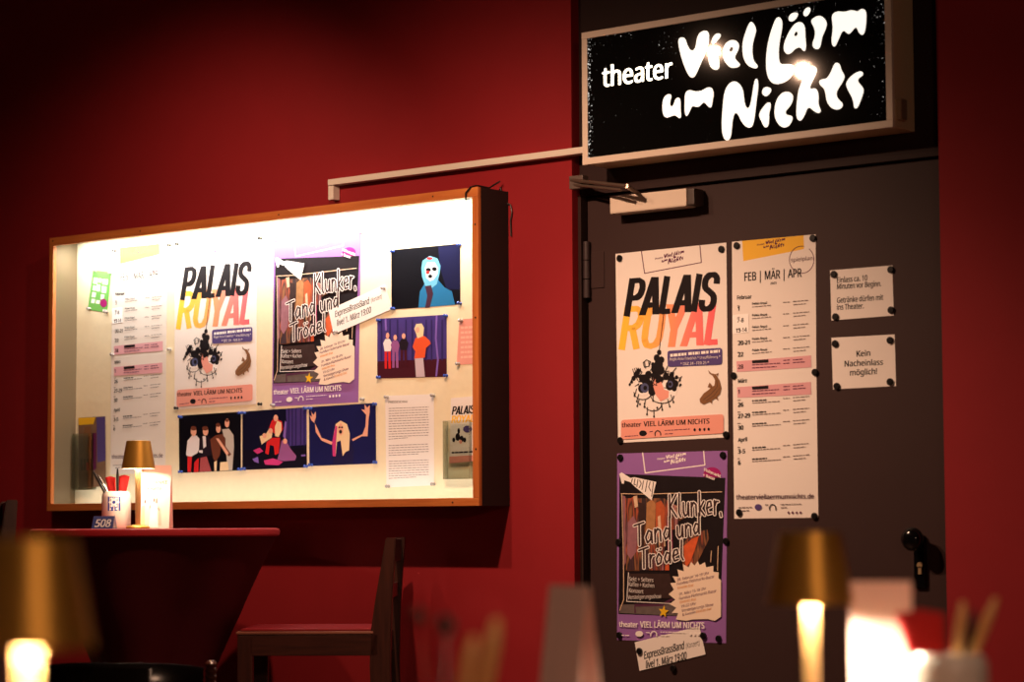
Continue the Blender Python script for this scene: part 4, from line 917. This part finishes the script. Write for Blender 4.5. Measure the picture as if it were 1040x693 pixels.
q = holder(455, 428, 487, .112, 'clear acrylic holder at the bottom right of the case')
c = [(458, 404.5), (482.5, 402.5), (482.5, 468.5), (456.5, 471)]; q0 = org(*c[0], YH)
t = thing('flyer', 'small Palais Royal flyer in the right acrylic holder', 'flyer', q0); s = Sheet(t, YH, q0); s.paper(c, M_PAPER)
block(s, 'title_print', 'ROYAL', (459, 430), (481, 428.6), 7.4, 1, 1.4, rm); block(s, 'title_print', 'PALAIS', (459.5, 421.5), (480.6, 420), 8.4, 1.4, 1.4, M_BLACK)
s.discs('chandelier_print', [(465, 444, 2.4, 4), (469, 446, 2, 3.4), (466, 438, 1.4, 3), (472, 447, 1.6, 2.6), (461, 447, 1.5, 2.4)], M_BLACK); s.discs('chandelier_print', [(468, 449, 1.5, 2)], M_SALM)
s.discs('label_print', [(475, 436, 4.6, 3.6)], M_VIO, n=18); s.polys('banner_print', [[(456.6, 464), (482.5, 462.5), (482.5, 468.5), (456.5, 471)]], M_SALM)
s.polys('date_print', bars([(459, 460, 481, 459)], rd, 1.6), M_BLACK)

# ------------------------------------------------------------------ high table with stretch cover, and what stands on it
TZ = 1.052
tc_ = dep(158, 536, 7.9); TX, TY = tc_.x, tc_.y
tab = thing('high_table', 'round high table under a burgundy stretch cover below the display case', 'table', (TX, TY, 0))
TR = .405
obj('tabletop', lathe([(0, TZ), (TR-.012, TZ), (TR-.003, TZ-.003), (TR, TZ-.010), (TR-.001, TZ-.022), (TR-.006, TZ-.027), (0, TZ-.027)], 72), mat('burgundy_top_cover', rgb(150, 26, 34), .7, spec=.25, var=.06, scale=50), tab, 'auto')
bm = bmesh.new(); n = 96; rings = []
for j in range(25):
    t = j/24; z = TZ-.027 - t*(TZ-.027-.01)
    rr_ = .118 + (TR-.010-.118)*max(0, (1-t/.62))**1.25 if t < .62 else .118+(.21-.118)*((t-.62)/.38)**1.4
    ring = []
    for k in range(n):
        a = 2*PI*k/n; f4 = (abs(math.cos(2*a)))**1.5
        amp = min(1, t/.25)*.05*(1-.3*t) + (.02*((t-.62)/.38) if t > .62 else 0)
        ring.append(bm.verts.new((math.cos(a)*(rr_+amp*(f4-.5)), math.sin(a)*(rr_+amp*(f4-.5)), z)))
    rings.append(ring)
for a, b_ in zip(rings, rings[1:]):
    for k in range(n): bm.faces.new((a[(k+1) % n], a[k], b_[k], b_[(k+1) % n]))
cov = obj('stretch_cover', bm, M_CLOTH, tab, True); cov.rotation_euler.z = .4
obj('column', lathe([(0, 0), (.19, 0), (.19, .012), (.04, .03), (.035, .06), (.035, TZ-.03), (0, TZ-.03)], 32), mat('table_steel', rgb(120, 120, 124), .3, metal=.8), tab, 'auto')

def lamp(loc, height, label, watts, grp='brass table lamps', disc=8):
    t = thing('table_lamp', label, 'lamp', loc, group=grp); h = height
    obj('base', lathe([(0, 0), (.038, 0), (.038, .005), (.034, .009), (.010, .013), (0, .013)], 40), M_BRASS, t, 'auto')
    obj('stem', lathe([(.0, .012), (.0085, .013), (.0105, h-.070), (0, h-.070)], 20), M_STEM, t, 'auto')
    sh = obj('lamp_shade', lathe([(.054, h-.090), (.0385, h-.001), (.036, h), (0, h)], 48), M_BRASS, t, 'auto')
    obj('shade_lining', lathe([(.0532, h-.0895), (.0375, h-.004), (0, h-.004)], 48), M_BRASSIN, sh, 'auto')
    obj('light_disc', lathe([(0, h-.074), (.032, h-.074), (.032, h-.066), (0, h-.066)], 24), mat('led_disc', rgb(255, 240, 214), .4, emit=disc, emit_col=(1, .78, .5, 1)), sh)
    l = bpy.data.lights.new('lamp_light', 'AREA'); l.shape = 'DISK'; l.size = .062; l.energy = watts; l.color = (1, .80, .56)
    lo = bpy.data.objects.new('lamp_light', l); COL.objects.link(lo); lo.parent = t; lo.location = (0, 0, h-.076)
    return t
def at_table(px, zc, z=TZ):
    d = dep(px, 536, zc); return Vector((d.x, d.y, z))
lamp(at_table(140, 7.79), .283, 'small brass lamp on the high table under the display case', 1.5)

def pot(loc, label, rotz, emblem=True, sc=1.0, h=.122):
    t = thing('cutlery_pot', label, 'pot', loc, rotz, group='stoneware cutlery pots')
    r = .0475*sc
    obj('pot_body', lathe([(0, 0), (r*.92, 0), (r, .006), (r, h-.020), (r*.97, h-.010), (r*.86, h-.002), (r*.84, h), (r*.79, h), (r*.78, h-.012), (r*.92, h-.025), (r*.92, .008), (0, .008)], 48), M_POT, t, 'auto')
    if emblem:
        def cyl(name, quads, mt, off):
            bm = bmesh.new()
            for q in quads:
                vs = []
                for u_, v_ in q:
                    a = -PI/2+u_/r; vs.append(bm.verts.new(((r+off)*math.cos(a), (r+off)*math.sin(a), v_)))
                f = bm.faces.new(vs)
            bmesh.ops.subdivide_edges(bm, edges=bm.edges[:], cuts=1)
            bmesh.ops.recalc_face_normals(bm, faces=bm.faces[:])
            return obj(name, bm, mt, t)
        cyl('emblem_print', [[(-.021+.014*k, .058), (-.007+.014*k, .058), (-.007+.014*k, .104), (-.021+.014*k, .104)] for k in range(3)], mat('pot_blue', rgb(48, 72, 160), .3), .0004)
        def circ(cx_, cz_, rx): return [(cx_+rx*math.cos(2*PI*k/10), cz_+rx*math.sin(2*PI*k/10)) for k in range(10)]
        cyl('emblem_print', [circ(0, .086, .011)] + [circ(.0135*math.cos(k*PI/3), .086+.0135*math.sin(k*PI/3), .004) for k in range(6)] + [circ(-.012, .064, .0035), circ(.010, .065, .004), circ(.000, .063, .0025)], M_WHITE, .0009)
        cyl('emblem_print', [circ(0, .086, .0052)], MATS['pot_blue'], .0014)
        cyl('emblem_print', [[(-.02, z_), (x_, z_), (x_, z_+.0022), (-.02, z_+.0022)] for z_, x_ in ((.050, .018), (.042, .004), (.034, .014), (.026, .018))], mat('pot_grey_print', rgb(150, 140, 150), .4), .0004)
    return t
def stick(a, b_, r0, r1, mt, name, label, cat, grp, flat=1.0):
    bm = tube([a, Vector(a).lerp(Vector(b_), .5), b_], [r0, (r0+r1)/2*.9, r1], n=10)
    o = obj(name, bm, mt, None, 'auto'); return tag(o, label, cat, grp)
def napkin(loc, w, h, tilt, rotz, label, grp='red paper napkins', lean=0):
    bm = bmesh.new(); n = 6; fr_ = []
    for sgn in (-1, 1):
        g = []
        for j in range(n+1):
            row = []
            for i in range(n+1):
                u_, v_ = i/n-.5, j/n
                row.append(bm.verts.new((u_*w*(.4+.6*v_)+lean*v_*h, sgn*(.0035+.002*math.sin(i*2.1))+.003*math.sin(i*1.7+v_*2)+tilt*v_*h, v_*h*(1-.08*abs(u_)))))
            g.append(row)
        fr_.append(g)
        for j in range(n):
            for i in range(n): bm.faces.new((g[j][i], g[j][i+1], g[j+1][i+1], g[j+1][i]))
    a, b_ = fr_
    ed = [(0, i) for i in range(n+1)] + [(j, n) for j in range(1, n+1)] + [(n, i) for i in range(n-1, -1, -1)] + [(j, 0) for j in range(n-1, -1, -1)]
    for (p, q), (r_, s_) in zip(ed, ed[1:]): bm.faces.new((a[p][q], a[r_][s_], b_[r_][s_], b_[p][q]))
    bmesh.ops.recalc_face_normals(bm, faces=bm.faces[:])
    o = obj('napkin', bm, M_NAPK, None, True); o.location = loc; o.rotation_euler = (0, 0, rotz); return tag(o, label, 'napkin', grp)
def knife(loc, tip, mt, label, grp='cutlery in the pots', r=.0045):
    """a knife or spoon handle standing up out of a pot: flat tapered bar with a rounded end"""
    a, b_ = Vector(loc), Vector(tip); d = (b_-a).normalized(); side = d.cross(fw).normalized(); nn = d.cross(side); L = (b_-a).length
    bm = bmesh.new(); rings = []
    for k in range(9):
        t = k/8; w = r*(.6+.5*t) if k < 8 else r*.5; th = r*.45 if k < 8 else r*.25
        rings.append([bm.verts.new(a+d*L*t+side*w*math.cos(2*PI*i/10)+nn*th*math.sin(2*PI*i/10)) for i in range(10)])
    for p, q in zip(rings, rings[1:]):
        for i in range(10): bm.faces.new((p[i], p[(i+1) % 10], q[(i+1) % 10], q[i]))
    bm.faces.new(rings[0][::-1]); bm.faces.new(rings[-1])
    o = obj('cutlery', bm, mt, None, True); return tag(o, label, 'cutlery', grp)

cz = YAW                                                   # things on tables face the camera
pp = at_table(118, 7.90)
pot(pp, 'white stoneware cutlery pot with blue emblem on the high table', cz)
def off(p, r_, f_, z_=0): return p + Vector((_r.x, _r.y, 0))*r_ + Vector((fw.x, fw.y, 0)).normalized()*f_ + Vector((0, 0, z_))
knife(off(pp, .020, -.022, .02), off(pp, -.072, -.024, .186), M_OUT, 'dark cutlery handle leaning far left out of the emblem pot')
knife(off(pp, .024, -.012, .02), off(pp, -.058, -.014, .176), M_STEEL, 'steel cutlery handle beside the dark leaning one in the emblem pot')
knife(off(pp, .006, -.012, .02), off(pp, .006, -.018, .196), M_OUT, 'dark upright cutlery handle in the middle of the emblem pot')
napkin(off(pp, -.008, .014, .06), .034, .112, .05, cz, 'red napkin at the left in the emblem pot on the high table', lean=-.14)
napkin(off(pp, .012, .006, .06), .036, .116, .02, cz, 'red napkin at the right in the emblem pot on the high table', lean=.10)
# table number
tn = thing('table_number', 'small blue table number sign reading 508 on the high table', 'table number', at_table(106, 7.66), cz-.1)
bm = bmesh.new()
pr_ = [(-.03, 0), (.03, 0), (.004, .040), (-.004, .040)]
l_ = [bm.verts.new((-.034, y, z)) for y, z in pr_]; r2 = [bm.verts.new((.034, y, z)) for y, z in pr_]
bm.faces.new(l_); bm.faces.new(r2[::-1])
for i in range(4): bm.faces.new((l_[i], r2[i], r2[(i+1) % 4], l_[(i+1) % 4]))
bmesh.ops.recalc_face_normals(bm, faces=bm.faces[:])
obj('block', bm, mat('blue_plastic', rgb(22, 40, 112), .3), tn)
bm = bmesh.new(); vs, fs = glyphs('508', .03)
q = [bm.verts.new((-.025+.050*a+.003*b_, -.03+.026*(.14+.58*b_)-.0008, .04*(.14+.58*b_)+.0005)) for a, b_ in vs]
for f in fs: bm.faces.new([q[i] for i in f])
obj('digits', bm, mat('white_digits', rgb(245, 245, 245), .5), tn)

# menu cards: folded tent cards
def menu(loc, rotz, w, h, label, detail=True, spread=.05):
    t = thing('menu_card', label, 'menu', loc, rotz, group='folded menu cards')
    def panel(name, sgn, mt):
        bm = bmesh.new(); th = .0012
        a = [(-w/2, sgn*spread, 0), (w/2, sgn*spread, 0), (w/2, sgn*.001, h), (-w/2, sgn*.001, h)]
        f_ = [bm.verts.new(p) for p in a]; g_ = [bm.verts.new((p[0], p[1]-sgn*th, p[2])) for p in a]
        bm.faces.new(f_); bm.faces.new(g_[::-1])
        for i in range(4): bm.faces.new((f_[i], g_[i], g_[(i+1) % 4], f_[(i+1) % 4]))
        bmesh.ops.recalc_face_normals(bm, faces=bm.faces[:]); return obj(name, bm, mt, t)
    mc = mat('menu_pink_card', rgb(248, 216, 208), .6)
    panel('front_panel', -1, mc); panel('back_panel', 1, mc)
    def P(u_, v_, o_=.0006): return Vector((u_*w, -spread+(spread-.001)*v_-o_, v_*h))
    if detail:
        def pl(name, ps, mt, o_=.0006):
            bm = bmesh.new()
            for p in ps: poly2(bm, [P(a, b_, o_) for a, b_ in p])
            return obj(name, bm, mt, t)
        bm = bmesh.new()
        for st_, u0, u1, v0, ch in (('GETRÄNKE', -.38, .40, .70, .058), ('KARTE', -.22, .24, .60, .054)):
            vs, fs = glyphs(st_, .02); q = [bm.verts.new(P(u0+(u1-u0)*a, v0+ch*b_)) for a, b_ in vs]
            for f in fs: bm.faces.new([q[i] for i in f])
        face_front(bm); obj('title_print', bm, mat('menu_red_ink', rgb(196, 92, 84), .7), t)
        pl('figure_print', [[(-.14, .02), (.16, .02), (.10, .34), (.04, .42), (-.04, .40), (-.10, .30)]], mat('menu_white_ink', rgb(252, 250, 248), .6))
        pl('figure_print', [[(-.40, .05), (-.26, .05), (-.28, .36), (-.38, .36)]], mat('menu_yellow_ink', rgb(250, 232, 170), .6))
        pl('figure_print', [[(.16, .05), (.26, .05), (.22, .33), (.14, .30)]], mat('menu_rose_ink', rgb(244, 190, 176), .6))
        pl('figure_print', [[(-.02, .42), (.03, .42), (.03, .47), (-.02, .48)], [(.06, .40), (.11, .40), (.10, .48), (.06, .47)], [(-.14, .30), (-.10, .34), (-.12, .38)], [(.13, .31), (.18, .27), (.15, .36)], [(-.30, .40), (-.25, .40), (-.25, .45), (-.30, .45)]], mat('menu_dark_ink', rgb(120, 96, 96), .7), .0012)
    return t
menu(at_table(157.5, 7.88), cz-.05, .105, .206, 'pink folded drinks menu reading Getränke Karte on the high table', spread=.035)

# ------------------------------------------------------------------ dark wooden bar chair
def barchair(loc, rotz, label, seat_z=.722, top_z=1.020):
    t = thing('bar_chair', label, 'chair', loc, rotz, group='dark wooden bar chairs')
    w, d, p = .40, .47, .036                                   # faces -x
    obj('seat_board', box((-d/2-.008, -w/2-.002, seat_z), (d/2-.05, w/2+.002, seat_z+.009), bevel=.003), M_DWOODG, t, 'auto')
    obj('seat_cushion', box((-d/2+.004, -w/2+.012, seat_z+.009), (d/2-.055, w/2-.012, seat_z+.017), bevel=.004, seg=2), M_SEAT, t, 'auto')
    for y in (-1, 1):
        obj('side_rail', box((-d/2+p, y*(w/2-.011)-.011, seat_z-.066), (d/2-p, y*(w/2-.011)+.011, seat_z-.001), bevel=.002), M_DWOODH, t)
        obj('leg', box((-d/2-.004, y*(w/2-p/2)-p/2, 0), (-d/2+p+.008, y*(w/2-p/2)+p/2, seat_z-.001), bevel=.003), M_DWOOD, t)
        bm = bmesh.new(); sec = [(0, d/2-.012, .026), (seat_z-.10, d/2-.030, .032), (seat_z, d/2-.028, .032), (seat_z+.09, d/2-.020, .027), (top_z, d/2+.004, .016)]
        rg = []
        for z, x, hw in sec:
            yc = y*(w/2-p/2); rg.append([bm.verts.new(v) for v in ((x-hw, yc-p/2, z), (x+hw, yc-p/2, z), (x+hw, yc+p/2, z), (x-hw, yc+p/2, z))])
        for a, b_ in zip(rg, rg[1:]):
            for k in range(4): bm.faces.new((a[k], a[(k+1) % 4], b_[(k+1) % 4], b_[k]))
        bm.faces.new(rg[0][::-1]); bm.faces.new(rg[-1])
        bmesh.ops.bevel(bm, geom=bm.edges[:], offset=.003, segments=2, affect='EDGES')
        obj('back_post', bm, M_DWOOD, t)
        obj('stretcher', box((-d/2+p, y*(w/2-p/2)-.010, .26), (d/2-p, y*(w/2-p/2)+.010, .295), bevel=.002), M_DWOODH, t)
    obj('front_rail', box((-d/2, -w/2+p, seat_z-.066), (-d/2+.022, w/2-p, seat_z-.001), bevel=.002), M_DWOODH, t)
    obj('footrest', box((-d/2, -w/2+p, .20), (-d/2+.03, w/2-p, .235), bevel=.003), M_DWOODH, t)
    obj('rear_rail', box((d/2-.04, -w/2+p, seat_z-.066), (d/2-.018, w/2-p, seat_z-.001), bevel=.002), M_DWOODH, t)
    for z, h, x in ((top_z-.075, .07, d/2+.001), (top_z-.19, .045, d/2-.010)):
        obj('back_slat', box((x-.009, -w/2+p, z), (x+.009, w/2-p, z+h), bevel=.003), M_DWOODH, t)
    return t
q = dep(326, 634, 7.70); q.z = 0
barchair(q, YAW-.03, 'dark wooden bar chair with red seat pushed towards the high table')
q = dep(-78, 640, 7.0); q.z = 0
barchair(q, YAW+.25, 'dark wooden bar chair cut off by the left edge of the photo', .80, 1.135)

# black bentwood chair in front of the table, only its crest in view
q = dep(124, 675, 6.2); q.z = 0
t = thing('side_chair', 'black glossy side chair with curved crest rail in front of the high table', 'chair', q, YAW+.03)
M_BLKW = mat('black_lacquer', rgb(16, 13, 14), .18, spec=.6)
bm = bmesh.new(); rg = []
for k in range(21):
    u_ = k/20*2-1; x = u_*.205; y = .05*(u_*u_)-.0; zt = .708-.012*u_*u_*u_*u_-.004*u_
    rg.append([bm.verts.new(v) for v in ((x, y-.012, zt-.075), (x, y-.014, zt-.012), (x, y-.006, zt), (x, y+.006, zt), (x, y+.012, zt-.012), (x, y+.010, zt-.075))])
for a, b_ in zip(rg, rg[1:]):
    for k in range(6): bm.faces.new((a[k], a[(k+1) % 6], b_[(k+1) % 6], b_[k]))
bm.faces.new(rg[0][::-1]); bm.faces.new(rg[-1]); bmesh.ops.recalc_face_normals(bm, faces=bm.faces[:])
obj('crest_rail', bm, M_BLKW, t, 'auto')
for sg in (-1, 1):
    pr_ = [(0, 0), (.013, 0), (.016, .3), (.016, .62)]
    for k in range(5): pr_ += [(.010, .628+.016*k), (.0155, .634+.016*k), (.0155, .638+.016*k)]
    pr_ += [(.010, .708), (0, .712)]
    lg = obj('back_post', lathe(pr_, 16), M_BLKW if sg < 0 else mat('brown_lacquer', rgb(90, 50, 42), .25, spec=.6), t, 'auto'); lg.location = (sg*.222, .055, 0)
    fl = obj('leg', lathe([(0, 0), (.012, 0), (.018, .40), (0, .40)], 14), M_BLKW, t, 'auto'); fl.location = (sg*.19, .42, 0)
obj('seat', box((-.22, .05, .40), (.22, .47, .44), bevel=.012, seg=3), M_BLKW, t, 'auto')
for z in (.50, .56): obj('back_slat', tube([(-.205, .052, z), (0, .01, z), (.205, .052, z)], .009, n=10), M_BLKW, t, 'auto')

# ------------------------------------------------------------------ foreground tables (tops lie below the frame) and what shows of them
NT = .75
M_TT = wood('table_wood', rgb(92, 52, 34), rgb(124, 74, 46), .35, 0, 10)
def neartable(px, zc, w, d, label):
    c_ = dep(px, 536, zc); t = thing('dining_table', label, 'table', (c_.x, c_.y, 0), YAW, group='wooden tables in the foreground')
    obj('tabletop', box((-w/2, -d/2, NT-.03), (w/2, d/2, NT), bevel=.003), M_TT, t)
    for x in (-1, 1):
        for y in (-1, 1): obj('leg', box((x*(w/2-.05)-.022, y*(d/2-.05)-.022, 0), (x*(w/2-.05)+.022, y*(d/2-.05)+.022, NT-.03), bevel=.003), M_DWOOD, t)
neartable(-81, 1.88, .50, .50, 'wooden table under the near lamp at the bottom left')
neartable(511, 2.80, .50, 1.18, 'wooden table under the pot and card at the bottom centre')
neartable(956, 3.15, .56, 1.18, 'wooden table under the lamp and menu at the bottom right')
def on_near(px, zc): d_ = dep(px, 536, zc); return Vector((d_.x, d_.y, NT))
lamp(on_near(30, 2.02), .293, 'blurred brass table lamp at the bottom left edge', 5)
lamp(on_near(822, 3.02), .293, 'blurred brass table lamp at the bottom right in front of the door', 6)
menu(on_near(893, 3.14), YAW-.12, .080, .228, 'overlit blurred menu card right of the foreground lamp', detail=False, spread=.045)
menu(on_near(578, 3.25), YAW-.95, .088, .222, 'blurred menu card standing at the bottom centre', detail=False, spread=.03)
pp = on_near(960, 2.95)
pot(pp, 'blurred white cutlery pot at the bottom right corner', YAW, False, 1.02, .145)
napkin(off(pp, -.010, .014, .07), .060, .128, .02, YAW, 'red napkin standing in the blurred pot at the bottom right', lean=-.16)
GR = 'cutlery in the bottom right pot'
knife(off(pp, -.006, -.022, .03), off(pp, .016, -.022, .208), M_HANDLE, 'left light handle in the bottom right pot', GR, .006)
knife(off(pp, -.020, -.004, .03), off(pp, .058, -.012, .212), M_HANDLE, 'right light handle leaning outward in the bottom right pot', GR, .006)
knife(off(pp, .008, .005, .03), off(pp, .034, .004, .196), M_OUT, 'dark handle between the light ones in the bottom right pot', GR, .006)
pp = on_near(462, 2.3)
pot(pp, 'white cutlery pot just below the bottom edge at centre', YAW, False, 1.0, .128)
GR = 'cutlery in the bottom centre pot'
knife(off(pp, .004, -.01, .03), off(pp, .040, -.01, .214), M_HANDLE, 'tall light wooden handle in the bottom centre pot', GR, .0075)
knife(off(pp, -.010, -.012, .03), off(pp, .018, -.014, .198), M_HANDLE, 'shorter light wooden handle in the bottom centre pot', GR, .0065)
def stirrer(a, b_, label, mt):
    t = thing('stirrer', label, 'stirrer', a, group='thin stirrers in the bottom centre pot'); d_ = Vector(b_)-Vector(a)
    obj('rod', tube([(0, 0, 0), d_], .0012, n=8), mt, t, 'auto')
    kb_ = obj('knob', lathe([(.009*math.sin(PI*k/10), -.009*math.cos(PI*k/10)) for k in range(11)], 20), mt, t, True); kb_.location = d_
stirrer(off(pp, -.012, .016, .03), off(pp, -.010, .016, .207), 'thin stirrer with black round knob in the bottom centre pot', M_BLKGLOSS)
stirrer(off(pp, -.018, .01, .03), off(pp, -.036, .012, .216), 'thin dark red stirrer at the left in the bottom centre pot', mat('dark_red_plastic', rgb(90, 20, 26), .3))
